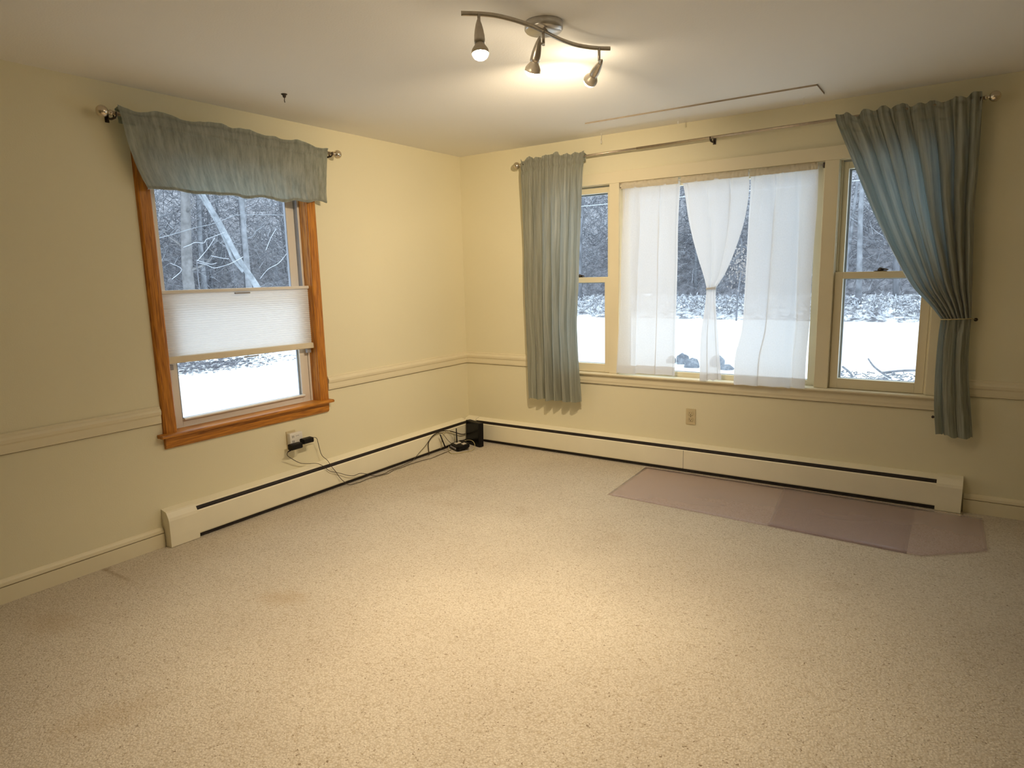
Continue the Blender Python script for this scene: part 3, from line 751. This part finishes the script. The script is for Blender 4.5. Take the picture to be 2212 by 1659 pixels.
# flat oval bar
n = 10; rings = []
for i, p in enumerate(sp_):
    d = (sp_[min(i+1, len(sp_)-1)] - sp_[max(i-1, 0)]).normalized(); u = d.cross(Vector((0, 0, 1))).normalized()
    rings.append([b.bm.verts.new(p + u*.0045*math.cos(2*PI*k/n) + Vector((0, 0, 1))*.0085*math.sin(2*PI*k/n)) for k in range(n)])
for r0, r1 in zip(rings, rings[1:]):
    for k in range(n): b._face([r0[k], r0[(k+1) % n], r1[(k+1) % n], r1[k]], True)
b._face(rings[0]); b._face(rings[-1]); b.build('bar', M['metal'], tl)
b = MB(); b.tube([(2.106, -2.130, 2.370), (2.127, -2.135, 2.348)], .007, 10); b.build('bar_mount', M['metal'], tl)
def head(h, top, lit):
    hd = MB(); tip = Vector(h['tip']); ax = h['ax']; pv = Vector(h['pivot'])
    hd.lathe([(.001, 0), (.006, .007), (.011, .022), (.0155, .042), (.0185, .062), (.0195, .078), (.0190, .090), (.0165, .091), (.0150, .080)], tip, ax, 24)
    ho = hd.build('spot_head', M['metal'], tl)
    st = MB(); st.tube([top, (top[0], top[1], pv.z-.006)], .0058, 10); q = tip + ax*.030; st.tube([(pv.x, pv.y, pv.z), q], .0045, 8)
    st.build('stem', M['metal'], tl)
    rb = MB(); base = tip + ax*.086
    rb.lathe([(.0150, -.012), (.0155, .002), (.0180, .010), (.0250, .020), (.0300, .029), (.0312, .036), (.0312, .041), (.0295, .042)], base, ax, 28); rb.build('bulb_reflector', M['reflector'], ho)
    fc = MB(); fc.lathe([(.0292, .0400), (.0275, .0470), (.0230, .0540), (.0160, .0590), (.0080, .0615), (.0001, .0622)], base, ax, 28)
    fc.build('bulb_face', M['glow'] if lit else M['frost_off'], ho)
head(HEAD1, (2.032, -2.448, 2.345), True)
head(HEAD2, (2.126, -2.160, 2.345), True)
head(HEAD3, (2.210, -1.852, 2.345), True)

# ceiling hook, ceiling board and its hooks
b = MB(); b.lathe([(.016, 0), (.016, .003), (.010, .006), (.008, .016), (.003, .020)], (.479, -2.094, H), (0, 0, -1), 16)
b.tube(smooth_path([(.479, -2.094, H-.018), (.479, -2.094, H-.026), (.485, -2.100, H-.034), (.479, -2.094, H-.042), (.472, -2.088, H-.036)], 5), .0022, 6)
tag(b.build('ceiling_hook', M['dark_metal']), 'small dark metal hook screwed in the ceiling near the valance', 'hook')
b = MB()
b.box((1.40, -.435, H-.008), (2.808, -.215, H), ID, .001)
bd = b.build('ceiling_board', M['ceil']); tag(bd, 'long flat white board fixed to the ceiling above the triple window', 'board')
b = MB(); b.box((1.40, -.4365, H-.0085), (2.8095, -.4345, H), ID); b.box((2.8075, -.4365, H-.0085), (2.8095, -.215, H), ID); b.build('edge_shade_line', principled('board_edge_shade', (.40, .33, .24), .8, scale=20, var=.1), bd)  # dark strips put in for the shadow along the board's near edges
def cup_hook(x, y, s, label):
    b = MB(); pts = [(x, y, H-.0), (x, y, H-.030*s)]
    for k in range(9):
        a = PI/2 + 2*PI*k/10; pts.append((x + .010*s*math.cos(a)*.6 + .0, y - .010*s*math.cos(a)*.6, H-.044*s + .014*s*math.sin(a)))
    b.tube(smooth_path(pts, 3), .0018, 6); b.lathe([(.006, 0), (.006, .002), (.002, .003)], (x, y, H), (0, 0, -1), 10)
    return tag(b.build('cup_hook', M['white_plastic']), label, 'hook')
cup_hook(1.330, -.055, 1.15, 'pale cup hook hanging at the left end of the ceiling board')
cup_hook(1.95, -.205, .8, 'small pale cup hook along the middle of the ceiling board')
cup_hook(2.70, -.205, .8, 'small pale cup hook near the right end of the ceiling board')

# ------------------------------------------------------------------ outlets, adapters, network gear
oe = thing('wall_outlet', WB(2.005, 0, .398), 'almond duplex outlet below the picture window', 'outlet')
MB().box((1.970, 0, .341), (2.040, .006, .455), WB, .002).build('cover_plate', M['almond'], oe)
for zc in (.422, .378):
    so = MB(); so.box((1.988, .005, zc-.014), (2.022, .009, zc+.014), WB, .004); so = so.build('socket', M['almond'], oe)
    k = MB(); k.box((1.996, .0085, zc-.002), (1.9985, .0098, zc+.008), WB); k.box((2.0105, .0085, zc-.001), (2.0130, .0098, zc+.007), WB)
    k.lathe([(.0028, 0), (.0028, .0012)], WB(2.005, .0086, zc-.008), (0, -1, 0), 10); k.build('slots', M['dark_slot'], so)
MB().lathe([(.003, 0), (.003, .0015)], WB(2.005, .006, .400), (0, -1, 0), 10).build('screw', M['dark_metal'], oe)

ot = thing('wall_outlet', WA(1.872, 0, .40), 'wall outlet behind the white plug tap under the oak trimmed window', 'outlet')
MB().box((1.838, 0, .352), (1.908, .006, .464), WA, .002).build('cover_plate', M['almond'], ot)
tp_ = thing('plug_tap', WA(1.86, .006, .41), 'white multi outlet plug tap under the oak trimmed window', 'plug tap')
MB().box((1.808, .006, .364), (1.906, .038, .452), WA, .006).build('body', M['white_plastic'], tp_)
k = MB()
for dz in (.430, .398):
    k.box((1.886, .0375, dz-.008), (1.889, .0388, dz+.008), WA); k.box((1.876, .0375, dz-.007), (1.879, .0388, dz+.007), WA)
k.build('slots', M['dark_slot'], tp_); MB().box((1.835, .0375, .430), (1.862, .0385, .433), WA).build('marking', M['grey_plastic'], tp_)

def adapter(c0, c1, o0, o1, z0, z1, label, bootp):
    e = thing('power_adapter', WA((c0+c1)/2, o0, z0), label, 'power adapter')
    b = MB(); b.prism([(o0, z0+.006), (o0+.012, z0), (o1-.006, z0+.004), (o1, z0+.010), (o1, z1-.008), (o1-.006, z1-.002), (o0+.010, z1), (o0, z1-.006)], c0, c1, WA)
    b.build('body', M['black'], e)
    MB().tube(bootp, [.0045, .003], 8).build('strain_relief', M['black'], e)
    return e
AD1 = adapter(1.852, 1.928, .038, .088, .352, .392, 'black power adapter at the left of the white plug tap', [WA(1.926, .066, .356), WA(1.948, .060, .348)])
AD2 = adapter(1.760, 1.834, .038, .086, .370, .408, 'black power adapter at the right of the white plug tap', [WA(1.762, .066, .398), WA(1.745, .062, .398)])

ADP = []
def cable(name, pts, r, m, label, cat='cable', k=5, parent=None):
    if parent: return MB().tube(smooth_path(pts, k), r, 6).build(name, m, parent)
    return tag(MB().tube(smooth_path(pts, k), r, 6).build(name, m), label, cat)
cable('cord', [WA(1.948, .060, .348), WA(1.950, .055, .330), WA(1.926, .045, .305), WA(1.842, .030, .245), WA(1.775, .026, .222), WA(1.725, .050, .214), WA(1.690, .072, .190), WA(1.641, .080, .142), WA(1.594, .082, .122), WA(1.543, .084, .098), WA(1.500, .086, .076), WA(1.441, .088, .058), WA(1.384, .090, .059), WA(1.320, .092, .036), WA(1.260, .098, .008),
      (.118, -1.18, .006), (.106, -1.12, .008), (.094, -1.067, .006), (.100, -.984, .008), (.096, -.90, .012), WA(.838, .092, .020), WA(.755, .086, .060), WA(.681, .084, .096), WA(.598, .084, .154), WA(.540, .084, .168), WA(.470, .086, .150), WA(.420, .10, .085), (.120, -.375, .035)],
      .0021, M['cord'], '', parent=AD1)
cable('cord', [WA(1.745, .062, .398), WA(1.722, .058, .392), WA(1.700, .045, .372), WA(1.683, .035, .326), WA(1.664, .035, .255), WA(1.640, .060, .215), WA(1.625, .078, .172), WA(1.598, .082, .132), WA(1.570, .084, .085), WA(1.540, .090, .045), WA(1.500, .100, .010),
      (.105, -1.441, .006), (.112, -1.400, .006), (.104, -1.318, .006), (.126, -1.237, .006), (.139, -1.162, .006), (.118, -1.075, .006), (.122, -.990, .006), (.116, -.911, .006), (.128, -.808, .006), (.132, -.760, .006), (.150, -.694, .006), (.144, -.604, .006), (.138, -.501, .006), (.142, -.430, .012)],
      .0021, M['cord'], '', parent=AD2)
cable('coaxial_cable', [(.085, -.640, .012), WA(.640, .080, .050), WA(.640, .080, .105), WA(.612, .082, .140), WA(.551, .084, .166), WA(.476, .086, .172), WA(.388, .088, .156), WA(.304, .090, .124), WA(.225, .088, .092), (.080, -.160, .080)],
      .0042, M['cord'], 'thick black cable looping up beside the black router')
cable('data_cable', [WA(.500, .090, .030), WA(.470, .088, .120), WA(.430, .088, .160), WA(.380, .092, .150), WA(.335, .100, .100), WA(.315, .105, .045), (.130, -.300, .030)],
      .0022, M['pale_cord'], 'pale yellow cable arching behind the modem')
cable('data_cable', [(.090, -.400, .028), (.150, -.470, .006), (.215, -.500, .006), (.262, -.430, .006), (.290, -.345, .006), (.280, -.290, .030), (.235, -.262, .060), (.170, -.262, .058), (.120, -.290, .034)],
      .0024, M['pale_cord'], 'pale cable circling around the front of the modem')

rt = thing('router', (.20, -.190, 0), 'upright black box router standing in the room corner', 'router')
c = [Vector((.092, -.168)), Vector((.282, -.232))]; d = (c[1]-c[0]).normalized(); nrm = Vector((-d.y, d.x))
def RT(a, o, z): q = c[0] + d*a + nrm*o; return Vector((q.x + .0*z, q.y + .03*z, z))
Lr = (c[1]-c[0]).length
MB().box((0, 0, .004), (Lr, .045, .205), RT, .004).build('body', M['black'], rt)
MB().box((.012, -.001, .014), (Lr-.012, .002, .196), RT, .001).build('front_face', M['black_gloss'], rt)
MB().box((.02, .002, 0), (Lr-.02, .043, .005), RT, .001).build('foot', M['black'], rt)

md = thing('modem', (.150, -.345, 0), 'small black modem lying on the carpet with white stickers and two antennas', 'modem')
ang = math.radians(-26)
def MD(a, b_, z):
    x = a*math.cos(ang) - b_*math.sin(ang); y = a*math.sin(ang) + b_*math.cos(ang)
    return Vector((.165 + x, -.345 + y, z + .010 + (b_+.06)*.16))
b = MB(); prof = [(-.082, -.045), (-.060, -.062), (.060, -.062), (.082, -.045), (.082, .045), (.060, .062), (-.060, .062), (-.082, .045)]
A = [b.bm.verts.new(MD(x, y, 0)) for x, y in prof]; B = [b.bm.verts.new(MD(x*.96, y*.96, .028)) for x, y in prof]
for i in range(8): b._face([A[i], A[(i+1) % 8], B[(i+1) % 8], B[i]])
b._face(A); b._face(B); b.build('body', M['black'], md)
MB().box((-.060, -.030, .0280), (-.008, .020, .0288), MD).build('sticker', M['sticker'], md)
MB().box((.012, .005, .0280), (.056, .036, .0288), MD).build('sticker', M['sticker'], md)
MB().box((-.052, -.0655, .008), (.052, -.0610, .020), MD).build('port_strip', M['grey_plastic'], md)
MB().box((-.06, -.05, -.012), (.06, .05, .001), MD).build('foot', M['black'], md)
for p0, p1 in ((WA(.455, .100, .030), WA(.520, .105, .155)), (WA(.327, .120, .040), WA(.335, .125, .170))):
    b = MB(); b.tube([p0, p0.lerp(p1, .25), p1], [.0065, .0055, .0045], 10); b.build('antenna', M['black'], md)

# ------------------------------------------------------------------ clear plastic sheets on the carpet
def plastic(corners, z, seed, label, curl=.002, bulge=None):
    P = []; a, b_, c_, d_ = [Vector((x, y, 0)) for x, y in corners]     # back-left, back-right, front-right, front-left
    nu, nv = 50, 18
    for j in range(nv+1):
        row = []
        for i in range(nu+1):
            u, v = i/nu, j/nv
            fr = d_.lerp(c_, u)
            if bulge: fr = fr + Vector((0, -1, 0))*bulge(u)
            p = a.lerp(b_, u).lerp(fr, v)
            e = v**5
            h = z + curl*(abs(noise.noise(Vector((u*4, v*2, seed))))*1.2 + .3*e)
            row.append(Vector((p.x, p.y, h)))
        P.append(row)
    o = MB().grid(P).build('plastic_sheet', M['sheet'], recalc=False)
    md_ = o.modifiers.new('thickness', 'SOLIDIFY'); md_.thickness = .0008; md_.offset = 1
    return tag(o, label, 'plastic sheet')
plastic([(1.70, -.075), (3.400, -.080), (3.400, -.838), (1.726, -.775)], .0015, 5, 'clear plastic sheet on the carpet under the heater, left end slanted')
plastic([(2.665, -.080), (3.725, -.108), (3.735, -.612), (2.728, -.806)], .0085, 8, 'clear plastic sheet overlapping the right end of the longer one', .002, bulge=lambda u: .18*(u/.73 if u < .73 else (1-u)/.27))

# ------------------------------------------------------------------ outside
GZ = -.60
def terrain():
    b = MB()
    # snow yard
    P = []
    for j in range(41):
        row = []
        for i in range(61):
            x = -34 + 52*i/60; y = -14 + 42*j/40
            z = GZ + .05*noise.noise(Vector((x*.3, y*.3, 0)))
            row.append(Vector((x, y, z)))
        P.append(row)
    return b.grid(P)
struct('snow_yard', terrain(), M['snow']).pop('label', None)
def bank(pts_line, normal, name):
    """brush covered bank rising from the yard edge, then a wooded slope"""
    a, c_ = Vector(pts_line[0]), Vector(pts_line[1]); n_ = Vector(normal)
    P = []
    for j in range(31):
        t = j/30*6.0; row = []
        for i in range(161):
            q = a.lerp(c_, i/160) + n_*t
            z = GZ - .05 + .75*(1-math.exp(-t*.42))*1.15 + (.16*noise.noise(Vector((q.x*.9, q.y*.9, 1))) + .12*noise.noise(Vector((q.x*2.7, q.y*2.7, 4))) + .07*noise.noise(Vector((q.x*6, q.y*6, 2))))*min(1, t*1.5)
            row.append(Vector((q.x, q.y, z)))
        P.append(row)
    return P
P = bank([(-16, 22.4), (9, 22.9)], (0, 1), 'b'); o = MB().grid(P).build('brush_bank', M['bank']); tag(o, kind='structure')
P = bank([(-21.5, 22), (-21.5, -2)], (-1, 0), 'a'); o = MB().grid(P).build('brush_bank', M['bank']); tag(o, kind='structure')
def hill(a, c_, n_, h):
    a, c_, n_ = Vector(a), Vector(c_), Vector(n_); P = []
    for j in range(25):
        t = j/24; row = []
        for i in range(81):
            q = a.lerp(c_, i/80) + n_*(t*16); z = -.05 + h*t**.8 + .5*noise.noise(Vector((q.x*.25, q.y*.25, 9)))
            row.append(Vector((q.x, q.y, z)))
        P.append(row)
    return MB().grid(P).build('wooded_hill', M['hill'])
tag(hill((-27, 28.5), (12, 28.5), (0, 1), 10.5), kind='structure')
tag(hill((-27.5, 28.5), (-27.5, -6), (-1, 0), 12), kind='structure')

# leaf litter showing through the snow in the side yard
b = MB(); rr = random.Random(5)
for k in range(1500):
    x = rr.gauss(-11.9, .75); y = rr.gauss(4.5, 1.0)
    if x > -10.3: continue
    a = rr.random()*PI; s = rr.uniform(.035, .085); z = GZ + .05*noise.noise(Vector((x*.3, y*.3, 0))) + .012
    ca, sa = math.cos(a)*s, math.sin(a)*s
    b.poly([(x-ca, y-sa, z), (x+sa*.5, y-ca*.5, z+.01), (x+ca, y+sa, z+.004), (x-sa*.5, y+ca*.5, z+.012)])
M['litter'] = principled('dead_leaves', (0.165, 0.165, 0.188), .9, spec=.1, scale=3, var=.4)
tag(b.build('leaf_litter', M['litter'], recalc=False), 'grey dead leaves scattered in the snow outside the oak trimmed window', 'leaves', kind='stuff')

# thickets of twigs and leaves (uncountable)
def thicket(name, n, sampler, m, rad, ln, label, cat, leaf=False, seed=1, upright=.6):
    b = MB(); r = random.Random(seed)
    for k in range(n):
        p = Vector(sampler(r))
        if leaf:
            s = r.uniform(.5, 1)*rad; a = r.random()*PI*2; t = r.uniform(-1, 1)
            e1 = Vector((math.cos(a), math.sin(a), t)).normalized()*s; e2 = Vector((-math.sin(a), math.cos(a), r.uniform(-1, 1))).normalized()*s*.6
            b.poly([p-e1, p-e2, p+e1, p+e2]); continue
        d = Vector((r.gauss(0, 1), r.gauss(0, 1), abs(r.gauss(0, 1))*upright + .2)).normalized()*ln*r.uniform(.4, 1.2)
        q = p + d; mdp = p.lerp(q, .5) + Vector((r.gauss(0, .06), r.gauss(0, .06), r.gauss(0, .06)))*ln
        w0 = rad*r.uniform(.5, 1.3)
        u = d.cross(Vector((0, 0, 1))).normalized()*w0; v = d.cross(u).normalized()*w0
        ring = []
        for c, s in ((p, 1), (mdp, .8), (q, .3)):
            ring.append([b.bm.verts.new(c + (u*math.cos(f) + v*math.sin(f))*s) for f in (0, 2.09, 4.19)])
        for A_, B_ in zip(ring, ring[1:]):
            for i in range(3): b._face([A_[i], A_[(i+1) % 3], B_[(i+1) % 3], B_[i]])
    return tag(b.build(name, m, recalc=False), label, cat, kind='stuff')
fB = lambda r: (r.uniform(-16, 5), r.uniform(27.5, 33), r.uniform(0, 7.0))
fA = lambda r: (-r.uniform(26, 31), r.uniform(5, 22), r.uniform(-.2, 7.0))
thicket('twig_thicket', 7000, fB, M['twig'], .016, 1.3, 'grey tangle of bare twigs in the woods behind the triple window', 'brush', seed=2)
thicket('twig_thicket', 2200, fB, M['twig_snow'], .012, .8, 'snow covered twigs in the woods behind the triple window', 'brush', seed=3)
thicket('beech_leaves', 5200, fB, M['leaf'], .055, 1, 'pale dead leaves hanging in the woods behind the triple window', 'leaves', leaf=True, seed=4)
thicket('twig_thicket', 5200, fA, M['twig'], .017, 1.3, 'grey tangle of bare twigs in the woods outside the oak trimmed window', 'brush', seed=5)
thicket('twig_thicket', 1500, fA, M['twig_snow'], .012, .8, 'snow covered twigs in the woods outside the oak trimmed window', 'brush', seed=6)
thicket('low_brush', 4200, lambda r: (r.uniform(-15, 6), 23.2+abs(r.gauss(0, 1.9)), r.uniform(-.55, .25)), M['twig'], .014, .26, 'low grey brush poking from the snow along the yard edge', 'brush', seed=7)
thicket('low_brush', 3400, lambda r: (r.uniform(-15, 6), 23.0+abs(r.gauss(0, 1.9)), r.uniform(-.55, .30)), M['twig_snow'], .030, .16, 'snow laden low brush along the yard edge', 'brush', seed=8)

# individual trees
def tree(name, x, y, z0, h, r, m, label, group=None, lean=(0, 0), nb=9, seed=0, blen=1.6):
    rd = random.Random(seed); e = None if group else thing(name, (x, y, z0), label, 'tree', group)
    pts = []; k = 9
    for i in range(k+1):
        t = i/k
        pts.append(Vector((x + lean[0]*t*h + .05*r*20*noise.noise(Vector((seed, t*2.3, 0))), y + lean[1]*t*h + .05*r*20*noise.noise(Vector((seed, t*2.3, 5))), z0 - .2 + h*t)))
    b = MB(); b.tube(smooth_path(pts, 2), [r*(1-.62*i/(2*k)) for i in range(2*k+1)], 8)
    if e: b.build('trunk', m, e)
    for q in range(nb):
        if e: b = MB()
        t = rd.uniform(.22, .95); i = min(k-1, int(t*k)); p = pts[i].lerp(pts[i+1], t*k-i)
        a = rd.random()*2*PI; l = blen*rd.uniform(.5, 1.3)*(1.25-t)
        d = Vector((math.cos(a), math.sin(a), rd.uniform(.1, .8))); c = [p]
        for s in range(1, 5): c.append(p + d*l*s/4 + Vector((rd.gauss(0, .06), rd.gauss(0, .06), .05*s*s*.4))*l)
        b.tube(c, [r*.26, r*.2, r*.14, r*.09, r*.03], 5)
        for w_ in range(3):
            p2 = c[rd.randint(1, 4)]; a2 = rd.random()*2*PI
            b.tube([p2, p2 + Vector((math.cos(a2), math.sin(a2), rd.uniform(-.1, .8)))*l*.4], [r*.08, r*.02], 4)
        if e: b.build('branch', m, e)
    if e: return e
    return tag(b.build(name, m), label, 'tree', group)
rd = random.Random(21)
def slope_z(x, y): return .1
for k in range(26):
    x = -15.5 + 20.5*(k+rd.uniform(.1, .9))/26; y = rd.uniform(25.5, 32.5)
    tree('bare_tree', x, y, .1, rd.uniform(8.5, 12), rd.uniform(.06, .15), M['bark'] if rd.random() < .5 else M['bark_far'], 'thin bare tree in the woods beyond the snow behind the triple window',
         'trees behind the triple window', (rd.gauss(0, .04), rd.gauss(0, .03)), 8, k+50)
for k in range(20):
    y = 5 + 16.5*(k+rd.uniform(.1, .9))/20; x = -rd.uniform(24.5, 30)
    tree('bare_tree', x, y, .0, rd.uniform(8, 12), rd.uniform(.06, .17), M['bark'] if rd.random() < .4 else M['bark_far'], 'bare tree in the frosty woods outside the oak trimmed window',
         'trees outside the oak trimmed window', (rd.gauss(0, .03), rd.gauss(0, .04)), 8, k+90)
tree('bare_tree', -9.5, 28.2, 0, 11, .30, M['bark_far'], 'thick pale trunk seen between the left and middle sheers', None, (0, 0), 6, 7)
tree('bare_tree', -20, 11.62, -.4, 11, .13, M['bark_far'], 'straight pale tree standing behind the leaning snowy trunk', None, (0, -.004), 7, 8, 1.2)
tree('bare_tree', -21, 9.82, -.4, 11, .24, M['bark_brown'], 'broad brownish tree at the left of the leaning snowy trunk', None, (0, .01), 8, 9)
tree('bare_tree', -22, 8.9, -.4, 11, .16, M['bark'], 'dark slim tree beside the broad brownish one', None, (0, .0), 6, 10)
# leaning snowy trunk
lt = thing('leaning_tree', (-16, 9.9, -.5), 'leaning snow covered trunk seen through the oak trimmed window', 'tree')
MB().tube(smooth_path([(-16, 10.35, -.7), (-16, 9.82, .2), (-16, 9.26, 1.07), (-16, 8.99, 1.51), (-16, 8.63, 2.04), (-16, 8.35, 2.58), (-16, 8.06, 3.19), (-16, 7.62, 3.97), (-16, 7.1, 4.9)], 4),
          [.125-.07*i/32 for i in range(33)], 10).build('trunk', M['bark_pale'], lt)
MB().tube(smooth_path([(-16, 8.70, 1.75), (-16.1, 8.42, 2.15), (-16.2, 8.39, 2.40), (-16.3, 8.31, 2.81), (-16.3, 8.13, 3.21), (-16.3, 7.94, 3.56), (-16.3, 7.5, 4.3)], 4), [.055-.03*i/24 for i in range(25)], 8).build('side_trunk', M['bark_pale'], lt)
BR = [[(6.53, 2.03), (6.98, 2.42), (7.3, 2.75)], [(6.53, 2.07), (6.86, 1.99), (7.10, 1.96), (7.34, 2.0)], [(6.53, 2.0), (6.88, 1.94), (7.17, 1.85), (7.56, 1.91), (7.93, 2.01), (8.4, 2.2)],
      [(6.17, 2.43), (6.45, 2.52), (6.66, 2.59), (6.99, 2.59), (7.14, 2.70), (7.42, 2.79), (7.9, 2.95)], [(5.74, 1.54), (6.11, 1.81), (5.85, 1.99)], [(7.0, 2.2), (7.4, 2.14), (7.7, 2.12)], [(8.9, 2.4), (9.2, 2.8), (9.5, 3.1)], [(8.6, 1.5), (9.0, 1.8), (9.5, 2.0), (10, 2.4)]]
bt = thing('bent_sapling', (-15, 6.5, -.5), 'thin snow covered bent sapling branches in front of the woods outside', 'sapling')
for br in BR: MB().tube(smooth_path([(-15 - .1*i, y, z) for i, (y, z) in enumerate(br)], 4), .010, 5).build('branch', M['twig_snow'], bt)
b = MB(); b.tube(smooth_path([(-15.2, 6.9, -.6), (-15.1, 6.7, .5), (-15, 6.53, 1.3), (-15, 6.53, 2.05)], 4), .016, 6); b.build('trunk', M['bark'], bt)
MB().tube(smooth_path([(-14, 4.2, 2.40), (-14, 5.17, 2.66), (-14, 5.94, 2.90), (-14, 6.55, 3.05), (-14, 7.09, 3.26), (-14, 7.5, 3.35), (-14, 8.91, 3.42), (-14, 12, 3.5)], 4), .009, 6).build('branch', M['bark_pale'], lt)  # loose fallen whip crossing between trees, grouped with the leaning tree without touching it
tag(MB().tube([(-16, 12, 3.24), (-6, 12, 3.23), (5, 12, 3.28), (12, 12, 3.4)], .010, 6).build('utility_wire', M['wire']), 'thin overhead wire crossing the narrow side windows of the triple window', 'wire')

# rocks and twigs by the house
def rock(x, y, z, r, sq, seed, label):
    b = MB(); res = bmesh.ops.create_icosphere(b.bm, subdivisions=3, radius=1)
    for v in b.bm.verts:
        q = v.co.copy(); k = 1 + .30*noise.noise(q*1.1 + Vector((seed, 0, 0))) + .14*noise.noise(q*2.6 + Vector((0, seed, 0)))
        v.co = Vector((q.x*sq[0], q.y*sq[1], q.z*sq[2]))*r*k + Vector((x, y, z))
    return tag(b.build('rock', M['rock']), label, 'rock')
rock(-1.43, 9.50, GZ+.09, .135, (1.0, .9, 1.05), 1, 'rounded grey rock in the snow just right of the left sheer')
rock(-1.72, 9.60, GZ+.05, .12, (.9, .9, .9), 2, 'grey rock half hidden behind the left sheer')
rock(-1.06, 9.05, GZ+.06, .15, (1.1, .9, .9), 3, 'pale grey rock left of the knotted sheer')
rock(-.62, 9.35, GZ+.09, .15, (1.0, .9, 1.0), 4, 'grey rock just right of the knotted sheer')
rock(-.32, 8.95, GZ+.03, .11, (1.3, .9, .75), 5, 'low dark rock by the left edge of the wide sheer')
rock(-3.32, 10.25, GZ+.09, .14, (1.1, .9, .9), 6, 'grey rock seen low in the left narrow window')
rock(-3.02, 10.0, GZ+.06, .12, (1, .9, 1), 7, 'small rock beside the left mullion in the left narrow window')
e = thing('beech_sapling', (-3.6, 22, GZ), 'small beech still holding pale dead leaves right of the knotted sheer', 'tree')
MB().tube(smooth_path([(-3.7, 22, GZ-.1), (-3.65, 22, .6), (-3.55, 22, 1.6), (-3.6, 22, 2.6)], 4), .03, 7).build('trunk', M['bark'], e)
b = MB(); rr = random.Random(14)
for k in range(300):
    p = Vector((rr.gauss(-3.6, .26), rr.gauss(22, .3), rr.gauss(1.5, .36))); q = rr.random()*6.28; c_ = .040
    b.poly([p, p+Vector((math.cos(q)*c_, math.sin(q)*c_, .02)), p+Vector((math.cos(q)*c_*1.6, math.sin(q)*c_*1.6, -.04)), p+Vector((math.cos(q)*c_*.6, math.sin(q)*c_*.6, -.05))])
b.build('foliage', principled('pale_dead_leaves', (0.375, 0.338, 0.315), .8, spec=.1, scale=3, var=.2), e, recalc=False)
def fallen(pts, r, label):
    return tag(MB().tube(smooth_path(pts, 4), r, 6).build('fallen_branch', M['bark']), label, 'branch')
fallen([(2.05, 11.0, GZ+.10), (2.25, 10.0, GZ+.08), (2.50, 9.2, GZ+.05), (2.62, 8.9, GZ+.04)], .018, 'curved dark branch on the snow low in the right narrow window')
fallen([(2.45, 9.35, GZ+.06), (2.80, 9.45, GZ+.11), (3.4, 9.50, GZ+.14)], .022, 'straight branch on the snow at the lower right of the right window')
fallen([(1.75, 9.6, GZ+.10), (1.92, 9.2, GZ+.06), (2.02, 8.8, GZ+.04)], .020, 'short dark stick on the snow at the lower left of the right window')
b = MB(); rr = random.Random(9)
for k in range(160):
    x = rr.uniform(1.4, 3.6); y = rr.uniform(8.5, 9.5); a = rr.random()*PI; l = rr.uniform(.04, .14); z = GZ + .02 + rr.random()*.03
    b.tube([(x, y, z), (x+math.cos(a)*l, y+math.sin(a)*l, z+.02)], .008, 4)
tag(b.build('twig_litter', M['twig'], recalc=False), 'broken twigs in the snow below the right narrow window', 'twigs', kind='stuff')
